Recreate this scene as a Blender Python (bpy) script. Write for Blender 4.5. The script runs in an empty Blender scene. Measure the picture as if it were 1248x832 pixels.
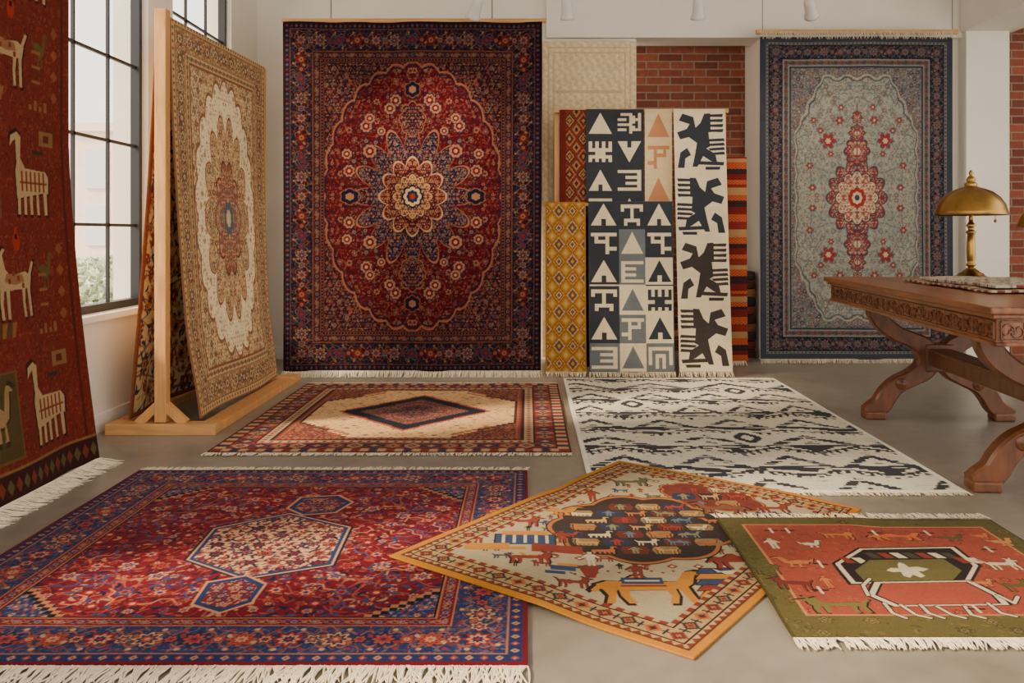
import bpy, bmesh, math, numpy as np
from mathutils import Vector, Matrix
rng=np.random.default_rng(7)
scene=bpy.context.scene
COL=scene.collection

# ---------------------------------------------------------------- pattern toolkit
def lin(c):
    c=np.array(c,float)/255
    return np.where(c<=.04045,c/12.92,((c+.055)/1.055)**2.4).astype(np.float32)
_T={}
def table(seed):
    if seed not in _T: _T[seed]=np.random.default_rng(seed+100).random((64,64,6)).astype(np.float32)
    return _T[seed]
class Cv:
    def __init__(s,W,H,nx,base,ss=2):
        s.W,s.H,s.nx=W,H,nx; s.ny=max(2,int(round(nx*H/W))); s.ss=ss
        a=s.nx*ss; b=s.ny*ss
        s.xs=((np.arange(a)+.5)/a*W-W/2).astype(np.float32); s.ys=((np.arange(b)+.5)/b*H-H/2).astype(np.float32)
        s.X,s.Y=np.meshgrid(s.xs,s.ys)
        s.C=np.empty((b,a,3),np.float32); s.C[:]=lin(base)
        s.D=np.minimum(W/2-abs(s.X),H/2-abs(s.Y))
    def m(s,mask,col): s.C[mask]=lin(col)
    def sub(s,x0,x1,y0,y1):
        i0,i1=np.searchsorted(s.xs,[x0,x1]); j0,j1=np.searchsorted(s.ys,[y0,y1])
        return slice(j0,j1),slice(i0,i1)
    def poly(s,pts,col,out=None):
        p=np.array(pts,float); sl=s.sub(p[:,0].min(),p[:,0].max(),p[:,1].min(),p[:,1].max())
        X=s.X[sl];Y=s.Y[sl]
        if X.size==0: return
        ins=np.zeros(X.shape,bool); n=len(p)
        for i in range(n):
            x0,y0=p[i];x1,y1=p[(i+1)%n]
            if y0==y1: continue
            ins^=((Y>=y0)!=(Y>=y1))&(X<(x1-x0)*(Y-y0)/(y1-y0)+x0)
        if out is not None: out[sl]|=ins
        else: s.C[sl][ins]=lin(col)
    def pmask(s,pts):
        o=np.zeros(s.X.shape,bool); s.poly(pts,None,o); return o
    def shape(s,polys,cx,cy,sx,sy,col,rot=0,flip=False):
        c,q=math.cos(rot),math.sin(rot)
        for P in polys:
            cc=col
            if isinstance(P,tuple): P,cc=P
            pts=[]
            for (x,y) in P:
                x=(x-.5)*sx*(-1 if flip else 1); y=(y-.5)*sy
                pts.append((cx+x*c-y*q,cy+x*q+y*c))
            s.poly(pts,cc)
    def rect(s,x0,x1,y0,y1,col):
        s.C[s.sub(x0,x1,y0,y1)]=lin(col)
    def line(s,pts,w,col,closed=False):
        pts=list(pts); 
        if closed: pts.append(pts[0])
        for (x0,y0),(x1,y1) in zip(pts[:-1],pts[1:]):
            sl=s.sub(min(x0,x1)-w,max(x0,x1)+w,min(y0,y1)-w,max(y0,y1)+w)
            X=s.X[sl]-x0;Y=s.Y[sl]-y0; dx,dy=x1-x0,y1-y0; L=dx*dx+dy*dy+1e-9
            t=np.clip((X*dx+Y*dy)/L,0,1); d=np.hypot(X-t*dx,Y-t*dy)
            s.C[sl][d<w/2]=lin(col)
    def bmp(s,rows,cx,cy,w,h,col,flip=False,rot=0):
        n=len(rows); mth=max(len(r) for r in rows)
        for j,r in enumerate(rows):
            if flip: r=r.ljust(mth,'.')[::-1]
            i=0
            while i<len(r):
                if r[i]=='#':
                    k=i
                    while k<len(r) and r[k]=='#': k+=1
                    s.shape([[(i/mth,1-j/n),(k/mth,1-j/n),(k/mth,1-(j+1)/n),(i/mth,1-(j+1)/n)]],cx,cy,w,h,col,rot)
                    i=k
                else: i+=1
    def finish(s,noise=.10,abrash=.05,seed=1):
        r=np.random.default_rng(seed)
        col=s.C.reshape(s.ny,s.ss,s.nx,s.ss,3).mean((1,3))
        n=1+noise*(r.random((s.ny,s.nx,1))-.5)*2
        rows=r.normal(size=s.ny); k=np.ones(9)/9; rows=np.convolve(rows,k,'same'); 
        return np.clip(col*n*(1+abrash*rows[:,None,None]),0,1)

def vinefield(x,y,wl,seed):
    r=np.random.default_rng(seed+500); f=0
    for i in range(5):
        a=r.random()*6.283; k=6.283/wl*(.7+.6*r.random())
        f=f+np.cos(k*math.cos(a)*x+k*math.sin(a)*y+r.random()*6.283)
    return f/2.2
def mille(cv,mask,pal,g=.07,seed=1,sym=True,vine=None,dens=.85,leaf=None,petals=(5,6,8)):
    ij=np.nonzero(mask)
    if len(ij[0])==0: return
    x=cv.X[ij];y=cv.Y[ij]
    if sym: x=abs(x);y=abs(y)
    out=cv.C[ij]
    pl=np.array([lin(p) for p in pal])
    if vine is not None:
        f=vinefield(x,y,g*2.2,seed); out[abs(f)<.075]=lin(vine)
        f=vinefield(x+.3,y-.2,g*1.6,seed+3); out[abs(f)<.05]=lin(vine)
    def cells(x,y,g,sd,jit):
        iy=np.floor(y/g).astype(int); xo=x/g+(iy%2)*.5; ix=np.floor(xo).astype(int)
        h=table(sd)[ix%64,iy%64]
        return xo-ix-.5-(h[:,0]-.5)*jit, y/g-iy-.5-(h[:,1]-.5)*jit, h
    for q,sc in ((0,.34),(1,.5)):
        lx,ly,h=cells(x+.013*q,y+.021*q,g*sc,seed+11+q,.2)
        a=h[:,2]*6.283; c,s_=np.cos(a),np.sin(a)
        u=lx*c+ly*s_; v=-lx*s_+ly*c; v=v+u*u*.8
        mk=((u/.40)**2+(v/.14)**2<1)&(h[:,3]<dens)
        lp=pl if leaf is None else np.array([lin(p) for p in leaf])
        out[mk]=lp[(h[mk,4]*len(lp)).astype(int)%len(lp)]
    for q,(sc,R,pr) in enumerate(((.5,.33,dens*.65),(1.,.32,dens*.75))):
        lx,ly,h=cells(x+.03*q,y+.01*q,g*sc,seed+21+q,.28)
        r=np.hypot(lx,ly)/R; th=np.arctan2(ly,lx)
        n=np.array(petals)[(h[:,5]*len(petals)).astype(int)%len(petals)]
        R1=.80+.20*np.cos(n*th+h[:,2]*6)
        on=h[:,3]<pr
        ci=(h[:,4]*len(pl)).astype(int)
        mk=on&(r<R1*1.12); out[mk]=out[mk]*.35
        mk=on&(r<R1); out[mk]=pl[ci[mk]%len(pl)]
        mk=on&(r<R1*.62); out[mk]=pl[(ci[mk]+1)%len(pl)]
        mk=on&(r<.28); out[mk]=pl[(ci[mk]+2)%len(pl)]
    cv.C[ij]=out
def band(cv,d0,w,base,kind='solid',pal=(),period=.1,vine=None):
    mask=(cv.D>=d0)&(cv.D<d0+w); cv.m(mask,base)
    if kind=='solid': return
    if kind=='flower' and w>.08:
        mille(cv,mask,[tuple(int(v*.5+b_*.5) for v,b_ in zip(c,base)) for c in pal],.05,int(d0*1000)+7,vine=vine,dens=.8)
    ij=np.nonzero(mask); x=cv.X[ij];y=cv.Y[ij]; d=cv.D[ij]
    onx=(cv.W/2-abs(x))<(cv.H/2-abs(y)); s=np.where(onx,y,x); L=np.where(onx,cv.H,cv.W)-2*(d0+w/2)
    n=np.maximum(2,2*np.round(L/period/2)); p=L/n; u=(s+L/2)/p; k=np.round(u).astype(int); a=(u-k)*p; b=d-(d0+w/2)
    k=np.where(k<0,0,k); u2=u-np.floor(u)-.5; a2=u2*p; k2=np.floor(u).astype(int)
    out=cv.C[ij]; pl=np.array([lin(c) for c in pal]); NP=len(pl)
    def flow(a,b,R,k,n,o):
        r=np.hypot(a,b)/R; th=np.arctan2(b,a); R1=.82+.18*np.cos(n*th)
        mk=r<R1*1.12; out[mk]=out[mk]*.4
        mk=r<R1; out[mk]=pl[(k[mk]+o)%NP]
        mk=r<R1*.72; out[mk]=pl[(k[mk]+o+1)%NP]
        mk=r<R1*.45; out[mk]=pl[(k[mk]+o+2)%NP]
        mk=r<.16; out[mk]=pl[(k[mk]+o)%NP]
    if kind=='flower':
        vc=lin(vine if vine is not None else pal[0])
        f=abs(b-.28*w*np.sin(6.283*u)); out[f<w*.03]=vc
        f=abs(b+.30*w*np.sin(6.283*u+.6)); out[f<w*.022]=vc
        for sg in (-1,1):
            aa=a-sg*p*.27; bb=b+sg*.12*w; uu=aa*.8+bb*.6*sg; vv=-aa*.6*sg+bb*.8
            mk=(uu/(.10*p))**2+(vv/(.06*w))**2<1; out[mk]=pl[(k[mk]+2)%NP]
            mk=np.hypot(a-sg*p*.2,b-sg*w*.36)<w*.05; out[mk]=pl[1%NP]
            mk=np.hypot(a-sg*p*.33,b+sg*w*.34)<w*.045; out[mk]=pl[0]
        flow(a2,b,min(w*.24,period*.19),k2,6,1)
        flow(a,b,min(w*.37,period*.31),k,8,0)
    elif kind=='dots':
        mk=(abs(a)/(p*.30)+abs(b)/(w*.36))<1; out[mk]=pl[k[mk]%NP]
        mk=(abs(a)/(p*.12)+abs(b)/(w*.16))<1; out[mk]=pl[(k[mk]+1)%NP]
    elif kind=='tri':
        mk=(b/w+.5)<abs(a)/p*2; out[mk]=pl[0]
    elif kind=='bar':
        out[:]=pl[k%NP]; out[abs(abs(a)-p/2)<p*.07]=lin(base)
    elif kind=='hook':
        st=w/9; qa=np.round(a/st)*st; qb=np.round(b/st)*st; r=abs(qa)+abs(qb)
        mk=r<w*.48; out[mk]=pl[k[mk]%NP]; mk=r<w*.30; out[mk]=pl[(k[mk]+1)%NP]; mk=r<w*.12; out[mk]=pl[(k[mk]+2)%NP]
        mk=(abs(qb)<st)&(abs(abs(a)-p/2)<p*.12); out[mk]=pl[1%NP]
        mk=(abs(abs(a)-p/2)<st*.6)&(abs(b)<w*.3); out[mk]=pl[1%NP]
    cv.C[ij]=out
def lobed(cv,rx,ry,n,amp,cx=0,cy=0,ph=0,sharp=False):
    x=(cv.X-cx)/rx;y=(cv.Y-cy)/ry; r=np.hypot(x,y);th=np.arctan2(y,x)
    if sharp: e=1-amp+2*amp*np.abs(np.cos(n*th/2+ph))**.8
    else: e=1-amp+2*amp*np.abs(np.sin(n*th/2+ph))
    return r/e
def octa(cv,rx,ry,k=1.35,cx=0,cy=0,q=0.0):
    x=abs(cv.X-cx);y=abs(cv.Y-cy)
    if q: x=np.round(x/q)*q; y=np.round(y/q)*q
    return np.maximum(np.maximum(x/rx,y/ry),(x/rx+y/ry)/k)
def scl(pts,k):
    p=np.array(pts,float); c=p.mean(0); return [tuple(c+(q-c)*k) for q in p]

# ---------------------------------------------------------------- materials
def newmat(name):
    m=bpy.data.materials.new(name); m.use_nodes=True; nt=m.node_tree
    return m,nt,nt.nodes['Principled BSDF']
def N(nt,t,**k):
    n=nt.nodes.new(t)
    for a,b in k.items():
        if a in n.inputs: n.inputs[a].default_value=b
        else: setattr(n,a,b)
    return n
def rgb(c,a=1): 
    l=lin(c); return (float(l[0]),float(l[1]),float(l[2]),a)
def wool_mat(name,bump=.35,scale=260,gamma=1.13):
    m,nt,b=newmat(name); L=nt.links.new
    at=N(nt,'ShaderNodeAttribute'); at.attribute_name='Col'
    tc=N(nt,'ShaderNodeTexCoord'); no=N(nt,'ShaderNodeTexNoise',Scale=scale,Detail=2.0)
    L(tc.outputs['Object'],no.inputs['Vector'])
    no2=N(nt,'ShaderNodeTexNoise',Scale=9.0,Detail=3.0); L(tc.outputs['Object'],no2.inputs['Vector'])
    mr=N(nt,'ShaderNodeMapRange'); mr.inputs['To Min'].default_value=.84; mr.inputs['To Max'].default_value=1.16
    L(no2.outputs['Fac'],mr.inputs['Value'])
    gm=N(nt,'ShaderNodeGamma'); gm.inputs['Gamma'].default_value=gamma; L(at.outputs['Color'],gm.inputs['Color'])
    mx=N(nt,'ShaderNodeVectorMath',operation='SCALE'); L(gm.outputs['Color'],mx.inputs[0]); L(mr.outputs[0],mx.inputs['Scale'])
    L(mx.outputs[0],b.inputs['Base Color'])
    b.inputs['Roughness'].default_value=.95; b.inputs['Specular IOR Level'].default_value=.06
    b.inputs['Sheen Weight'].default_value=.03; b.inputs['Sheen Roughness'].default_value=.5
    bp=N(nt,'ShaderNodeBump',Strength=bump,Distance=.003); L(no.outputs['Fac'],bp.inputs['Height']); L(bp.outputs[0],b.inputs['Normal'])
    return m
WOOL=wool_mat('wool_pile'); FLAT=wool_mat('flatweave_wool',.25,180,1.0)
def plain(name,c,rough=.6,metal=0,noise=0,scale=8,bump=0,stretch=(1,1,1)):
    m,nt,b=newmat(name); L=nt.links.new
    b.inputs['Base Color'].default_value=rgb(c); b.inputs['Roughness'].default_value=rough; b.inputs['Metallic'].default_value=metal
    if noise or bump:
        tc=N(nt,'ShaderNodeTexCoord'); mp=N(nt,'ShaderNodeMapping'); mp.inputs['Scale'].default_value=stretch
        L(tc.outputs['Object'],mp.inputs['Vector'])
        no=N(nt,'ShaderNodeTexNoise',Scale=scale,Detail=6.0); L(mp.outputs[0],no.inputs['Vector'])
        cr=N(nt,'ShaderNodeValToRGB'); l=lin(c)
        cr.color_ramp.elements[0].position=.3;cr.color_ramp.elements[1].position=.7
        cr.color_ramp.elements[0].color=(*[float(v*(1-noise)) for v in l],1); cr.color_ramp.elements[1].color=(*[float(min(1,v*(1+noise))) for v in l],1)
        L(no.outputs['Fac'],cr.inputs['Fac']); L(cr.outputs[0],b.inputs['Base Color'])
        if bump:
            bp=N(nt,'ShaderNodeBump',Strength=bump,Distance=.004); L(no.outputs['Fac'],bp.inputs['Height']); L(bp.outputs[0],b.inputs['Normal'])
    return m
M_wall=plain('painted_plaster',(232,226,214),.8,noise=.03,scale=3,bump=.05)
M_ceil=plain('ceiling_paint',(226,222,212),.85)
M_fringe=plain('fringe_cotton',(230,216,190),.9,noise=.12,scale=60)
M_pine=plain('pine_wood',(205,148,88),.45,noise=.18,scale=6,bump=.1,stretch=(9,9,1))
M_pineh=plain('pine_wood_bar',(198,146,90),.5,noise=.18,scale=6,stretch=(1,9,9))
M_oak=plain('carved_walnut',(126,74,40),.30,noise=.42,scale=5,bump=.15,stretch=(9,1.2,9))
M_oakv=plain('walnut_leg',(104,60,34),.36,noise=.35,scale=5,bump=.15,stretch=(6,6,1.5))
M_brass=plain('aged_brass',(160,124,66),.30,1,noise=.25,scale=12)
M_black=plain('black_steel',(40,42,46),.45,.3)
M_white=plain('white_enamel',(235,232,225),.4)
M_wire=plain('steel_wire',(120,118,112),.4,.8)

def floor_mat():
    m,nt,b=newmat('polished_concrete'); L=nt.links.new
    tc=N(nt,'ShaderNodeTexCoord')
    a=N(nt,'ShaderNodeTexNoise',Scale=.9,Detail=8.0,Roughness=.65); c=N(nt,'ShaderNodeTexNoise',Scale=14.0,Detail=6.0)
    L(tc.outputs['Object'],a.inputs['Vector']);L(tc.outputs['Object'],c.inputs['Vector'])
    mx=N(nt,'ShaderNodeMix'); mx.data_type='FLOAT'; mx.inputs[0].default_value=.3
    L(a.outputs['Fac'],mx.inputs[2]);L(c.outputs['Fac'],mx.inputs[3])
    cr=N(nt,'ShaderNodeValToRGB'); e=cr.color_ramp.elements; e[0].position=.32;e[1].position=.68
    e[0].color=rgb((114,107,98)); e[1].color=rgb((146,139,127)); L(mx.outputs[0],cr.inputs['Fac']); L(cr.outputs[0],b.inputs['Base Color'])
    mr=N(nt,'ShaderNodeMapRange'); mr.inputs['To Min'].default_value=.22; mr.inputs['To Max'].default_value=.46
    L(a.outputs['Fac'],mr.inputs['Value']); L(mr.outputs[0],b.inputs['Roughness'])
    return m
def brick_mat():
    m,nt,b=newmat('red_brick'); L=nt.links.new
    tc=N(nt,'ShaderNodeTexCoord'); sp=N(nt,'ShaderNodeSeparateXYZ'); cb=N(nt,'ShaderNodeCombineXYZ')
    L(tc.outputs['Object'],sp.inputs[0]); ad=N(nt,'ShaderNodeMath',operation='ADD'); L(sp.outputs['X'],ad.inputs[0]);L(sp.outputs['Y'],ad.inputs[1])
    L(ad.outputs[0],cb.inputs['X']);L(sp.outputs['Z'],cb.inputs['Y'])
    br=N(nt,'ShaderNodeTexBrick',Scale=1.0); br.inputs['Brick Width'].default_value=.205; br.inputs['Row Height'].default_value=.066
    br.inputs['Mortar Size'].default_value=.006; br.inputs['Mortar Smooth'].default_value=.2; br.inputs['Bias'].default_value=-.1
    br.inputs['Color1'].default_value=rgb((150,80,56)); br.inputs['Color2'].default_value=rgb((102,52,40)); br.inputs['Mortar'].default_value=rgb((146,124,108))
    L(cb.outputs[0],br.inputs['Vector'])
    no=N(nt,'ShaderNodeTexNoise',Scale=30.0,Detail=5.0); L(tc.outputs['Object'],no.inputs['Vector'])
    mr=N(nt,'ShaderNodeMapRange'); mr.inputs['To Min'].default_value=.65; mr.inputs['To Max'].default_value=1.3; L(no.outputs['Fac'],mr.inputs['Value'])
    sc=N(nt,'ShaderNodeVectorMath',operation='SCALE'); L(br.outputs['Color'],sc.inputs[0]);L(mr.outputs[0],sc.inputs['Scale']); L(sc.outputs[0],b.inputs['Base Color'])
    bp=N(nt,'ShaderNodeBump',Strength=.7,Distance=.01); bp.invert=True; L(br.outputs['Fac'],bp.inputs['Height']); L(bp.outputs[0],b.inputs['Normal'])
    b.inputs['Roughness'].default_value=.85
    return m
M_floor=floor_mat(); M_brick=brick_mat()

# ---------------------------------------------------------------- mesh helpers
def addobj(name,me,mat=None,parent=None,loc=(0,0,0)):
    o=bpy.data.objects.new(name,me); COL.objects.link(o); o.location=loc
    if mat and me: me.materials.append(mat)
    if parent is not None:
        o.parent=parent; o.matrix_parent_inverse=Matrix.Translation(parent.location).inverted()
    return o
def empty(name,loc):
    o=bpy.data.objects.new(name,None); COL.objects.link(o); o.location=loc; o.empty_display_size=.1; return o
def box(name,x0,x1,y0,y1,z0,z1,mat,parent=None,bev=0):
    bm=bmesh.new(); bmesh.ops.create_cube(bm,size=1)
    cx,cy,cz=(x0+x1)/2,(y0+y1)/2,(z0+z1)/2
    for v in bm.verts: v.co=Vector((v.co.x*(x1-x0),v.co.y*(y1-y0),v.co.z*(z1-z0)))
    if bev: bmesh.ops.bevel(bm,geom=bm.edges[:],offset=bev,segments=2,affect='EDGES',profile=.7)
    me=bpy.data.meshes.new(name); bm.to_mesh(me); bm.free()
    return addobj(name,me,mat,parent,(cx,cy,cz))
def lathe(name,prof,mat,loc,parent=None,seg=40,smooth=True):
    vs=[];fs=[]; n=len(prof)
    for i,(r,z) in enumerate(prof):
        for k in range(seg):
            a=2*math.pi*k/seg; vs.append((r*math.cos(a),r*math.sin(a),z))
    for i in range(n-1):
        for k in range(seg):
            k2=(k+1)%seg; fs.append((i*seg+k,i*seg+k2,(i+1)*seg+k2,(i+1)*seg+k))
    me=bpy.data.meshes.new(name); me.from_pydata(vs,[],fs); 
    if smooth: me.shade_smooth()
    return addobj(name,me,mat,parent,loc)
def tube(name,pts,r,mat,parent=None,seg=10):
    cu=bpy.data.curves.new(name+'_c','CURVE'); cu.dimensions='3D'; sp=cu.splines.new('POLY'); sp.points.add(len(pts)-1)
    c=Vector(pts[0])
    for i,p in enumerate(pts): sp.points[i].co=(*(Vector(p)-c),1)
    cu.bevel_depth=r; cu.bevel_resolution=3; cu.use_fill_caps=True
    o=bpy.data.objects.new('tmp',cu); COL.objects.link(o)
    me=bpy.data.meshes.new_from_object(o.evaluated_get(bpy.context.evaluated_depsgraph_get())); bpy.data.objects.remove(o)
    me.name=name; me.materials.clear(); me.shade_smooth()
    return addobj(name,me,mat,parent,c)
def quads_mesh(name,V,F,C=None):
    me=bpy.data.meshes.new(name); V=np.ascontiguousarray(V,dtype=np.float32); F=np.ascontiguousarray(F,dtype=np.int32)
    me.vertices.add(len(V)); me.vertices.foreach_set('co',V.ravel())
    me.loops.add(F.size); me.loops.foreach_set('vertex_index',F.ravel())
    me.polygons.add(len(F)); me.polygons.foreach_set('loop_start',np.arange(len(F),dtype=np.int32)*4)
    me.update(calc_edges=True); me.validate()
    if C is not None:
        at=me.color_attributes.new('Col','FLOAT_COLOR','POINT')
        rgba=np.ones((len(V),4),np.float32); rgba[:,:3]=C; at.data.foreach_set('color',rgba.ravel())
    return me
def gridfaces(nx,ny,off=0,flip=False):
    i,j=np.meshgrid(np.arange(nx-1),np.arange(ny-1)); a=(j*nx+i).ravel()
    F=np.stack([a,a+1,a+1+nx,a+nx],1)+off
    return F[:,::-1] if flip else F
def make_rug(name,cv,fn,th=.008,parent=None,mat=None,noise=.10,seed=1,abrash=.05):
    col=cv.finish(noise,abrash,seed); ny,nx=col.shape[:2]
    U,V=np.meshgrid(np.linspace(-cv.W/2,cv.W/2,nx),np.linspace(-cv.H/2,cv.H/2,ny))
    P=np.stack(fn(U,V),-1).astype(float)
    Nn=np.cross(np.gradient(P,axis=1),np.gradient(P,axis=0)); Nn/=np.linalg.norm(Nn,axis=-1,keepdims=True)+1e-12
    B=P-Nn*th
    verts=[P.reshape(-1,3)];cols=[col.reshape(-1,3)];faces=[gridfaces(nx,ny)]
    off=nx*ny
    per=[(0,i) for i in range(nx)]+[(j,nx-1) for j in range(1,ny)]+[(ny-1,i) for i in range(nx-2,-1,-1)]+[(j,0) for j in range(ny-2,0,-1)]
    per=np.array(per); pi=per[:,0]*nx+per[:,1]; m=len(per)
    verts.append(B[per[:,0],per[:,1]]); cols.append(col[per[:,0],per[:,1]]*.8)
    k=np.arange(m);k2=(k+1)%m
    faces.append(np.stack([pi[k],off+k,off+k2,pi[k2]],1)); off+=m
    ji=np.unique(np.linspace(0,ny-1,26).astype(int)); ii=np.unique(np.linspace(0,nx-1,26).astype(int))
    verts.append(B[np.ix_(ji,ii)].reshape(-1,3)); cols.append((col[np.ix_(ji,ii)].reshape(-1,3)*.3+col.mean((0,1))*.6))
    faces.append(gridfaces(len(ii),len(ji),off,True))
    V_=np.concatenate(verts); c=V_.mean(0)
    me=quads_mesh(name,V_-c,np.concatenate(faces),np.concatenate(cols))
    return addobj(name,me,mat or WOOL,parent,tuple(c))
def fringe(name,parent,starts,dirs,length=.06,r=.0021,floor=None,hang=False,seed=3,mat=None,jit=.35):
    rg=np.random.default_rng(seed); n=len(starts); d=np.array(dirs,float); segs=5
    t=np.array(starts[-1])-np.array(starts[0]); t/=np.linalg.norm(t)
    side=np.array(t); up=np.cross(side,d); 
    if up[2]<0: up=-up
    clump=np.repeat(rg.normal(size=n//3+1),3)[:n]
    lean=rg.normal(size=n)*jit*.4+clump*jit*.5; L=length*(.8+.35*rg.random(n)); curl=rg.normal(size=n)*.3
    P=np.zeros((n,segs,3))
    for s in range(segs):
        f=s/(segs-1)
        P[:,s]=starts+d*(L*f)[:,None]+side*((lean*f+curl*f*f*.5)*L)[:,None]
        if not hang: P[:,s]+=np.array([0,0,1])*((rg.random(n)*.004*math.sin(f*3.1))[:,None])
        else: P[:,s]+=np.array([0,-1,0])*((abs(rg.normal(size=n))*.01*f)[:,None])
    if floor is not None:
        P[:,:,2]=np.maximum(P[:,:,2],floor+.0025+rg.random((n,1))*.004)
    ring=[(math.cos(a),math.sin(a)) for a in (0,2.094,4.189)]
    V=np.zeros((n,segs,3,3)); upv=up/np.linalg.norm(up)
    for s in range(segs):
        rr=r*(1.15 if s<segs-1 else .5)
        for q,(c,si) in enumerate(ring): V[:,s,q]=P[:,s]+side*c*rr+upv*si*rr
    idx=np.arange(n*segs*3).reshape(n,segs,3); F=[]
    for q in range(3):
        q2=(q+1)%3
        F.append(np.stack([idx[:,:-1,q],idx[:,:-1,q2],idx[:,1:,q2],idx[:,1:,q]],-1).reshape(-1,4))
    V=V.reshape(-1,3); c=V.mean(0)
    me=quads_mesh(name,V-c,np.concatenate(F))
    return addobj(name,me,mat or M_fringe,parent,tuple(c))
def edge(p0,p1,sp=.0048):
    p0=np.array(p0,float);p1=np.array(p1,float); n=max(3,int(np.linalg.norm(p1-p0)/sp)); t=np.linspace(0,1,n)[:,None]
    return p0+(p1-p0)*t
def ss(a,b,x): 
    t=np.clip((x-a)/(b-a),0,1); return t*t*(3-2*t)

# ---------------------------------------------------------------- room
BW=6.85; LW=-2.17; CEIL=3.1
box('floor',LW-.2,5.0,-1.5,7.9,-.1,0,M_floor)
box('ceiling',LW-.2,5.0,-1.5,7.9,CEIL,CEIL+.1,M_ceil)
wl=empty('wall_left',(LW-.1,3,1.5))
SILL=.6; WT=2.84
box('below_windows',LW-.2,LW,-1.5,7.0,0,SILL,M_wall,wl)
box('above_windows',LW-.2,LW,-1.5,7.0,WT,CEIL,M_wall,wl)
box('pier_a',LW-.2,LW,-1.5,-.4,SILL,WT,M_wall,wl)
box('pier_b',LW-.2,LW,1.3,1.75,SILL,WT,M_wall,wl)
box('pier_c',LW-.2,LW,4.88,5.22,SILL,WT,M_wall,wl)
box('pier_d',LW-.2,LW,6.25,7.0,SILL,WT,M_wall,wl)
def window(name,y0,y1):
    w=empty(name,(LW-.1,(y0+y1)/2,SILL)); X=LW-.06
    box('frame_bottom',X-.03,X+.03,y0,y1,SILL,SILL+.04,M_black,w)
    box('frame_top',X-.03,X+.03,y0,y1,WT-.05,WT,M_black,w)
    box('frame_side_1',X-.025,X+.025,y0,y0+.035,SILL,WT,M_black,w); box('frame_side_2',X-.025,X+.025,y1-.035,y1,SILL,WT,M_black,w)
    n=max(2,round((y1-y0)/.33))
    for i in range(1,n):
        y=y0+(y1-y0)*i/n; box('muntin_v_%d'%i,X-.008,X+.008,y-.007,y+.007,SILL,WT,M_black,w)
    for i in range(1,5):
        z=SILL+.448*i; box('muntin_h_%d'%i,X-.008,X+.008,y0,y1,z-.008,z+.008,M_black,w)
    box('sill_board',LW-.1,LW+.05,y0-.04,y1+.04,SILL-.035,SILL,M_white,w,bev=.006)
window('window_1',1.75,4.88); window('window_2',5.22,6.25); window('window_3',-.4,1.3)
box('wall_back',LW-.2,.87,BW,BW+.15,0,CEIL,M_wall)
box('wall_recess_brick',.5,2.2,7.3,7.45,0,CEIL,M_brick)
box('wall_back_panel',1.86,3.46,BW,BW+.75,0,CEIL,M_wall)
box('trim_soffit',.15,3.46,BW-.05,BW+.25,2.565,CEIL,M_wall)
box('trim_pilaster',3.46,3.80,BW-.12,BW+.2,0,CEIL,M_wall)
box('wall_brick_right',3.80,5.0,BW+.0,BW+.2,0,CEIL,M_brick)
box('trim_beam',3.44,3.85,2.0,BW-.07,2.60,CEIL,M_wall)
box('wall_right',4.9,5.1,5.2,7.0,0,CEIL,M_wall)
box('baseboard_back',LW,.87,BW-.018,BW,0,.09,M_white); box('baseboard_panel',1.86,3.46,BW-.018,BW,0,.09,M_white)
box('baseboard_left',LW,LW+.018,-1.5,BW,0,.09,M_white)

# ---------------------------------------------------------------- outdoors
M_fac=plain('pale_brick_facade',(228,208,196),.9,noise=.08,scale=3); M_glassd=plain('dark_glazing',(204,208,210),.2)
M_ground=plain('pavement',(206,202,192),.9)
box('street_ground',-40,LW-.2,-5,60,-.6,-.5,M_ground)
b=empty('brick_building',(-15,30,0))
box('block',-24,-8,30,36,-.5,4.6,M_fac,b); box('cornice',-24.1,-7.9,29.8,36,4.6,4.9,M_fac,b)
for i in range(12):
    for j in range(2):
        box('pane_%d_%d'%(i,j),-23.2+i*1.28,-22.5+i*1.28,29.93,30.0,.6+j*2.0,2.0+j*2.0,M_glassd,b)
M_leaf=plain('bush_leaves',(186,194,164),.7,noise=.3,scale=6)
def bush(name,c,R,n,seed):
    rg=np.random.default_rng(seed); V=[];F=[]
    for i in range(n):
        d=rg.normal(size=3); d/=np.linalg.norm(d); d[2]=abs(d[2]); p=np.array(c)+d*R*(.55+.45*rg.random())*np.array([1,1,.9])
        a=rg.normal(size=3);a/=np.linalg.norm(a); bb=np.cross(a,rg.normal(size=3)); bb/=np.linalg.norm(bb); s=.08
        k=len(V); V+= [p-a*s,p+bb*s*.5,p+a*s,p-bb*s*.5]; F.append((k,k+1,k+2,k+3))
    V=np.array(V)-np.array(c); return addobj(name,quads_mesh(name,V,np.array(F)),M_leaf,None,c)
bush('garden_bush',(-6.6,13.4,-.5),1.0,2600,1); bush('garden_bush',(-8.6,17.2,-.5),1.2,2600,2)

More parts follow.
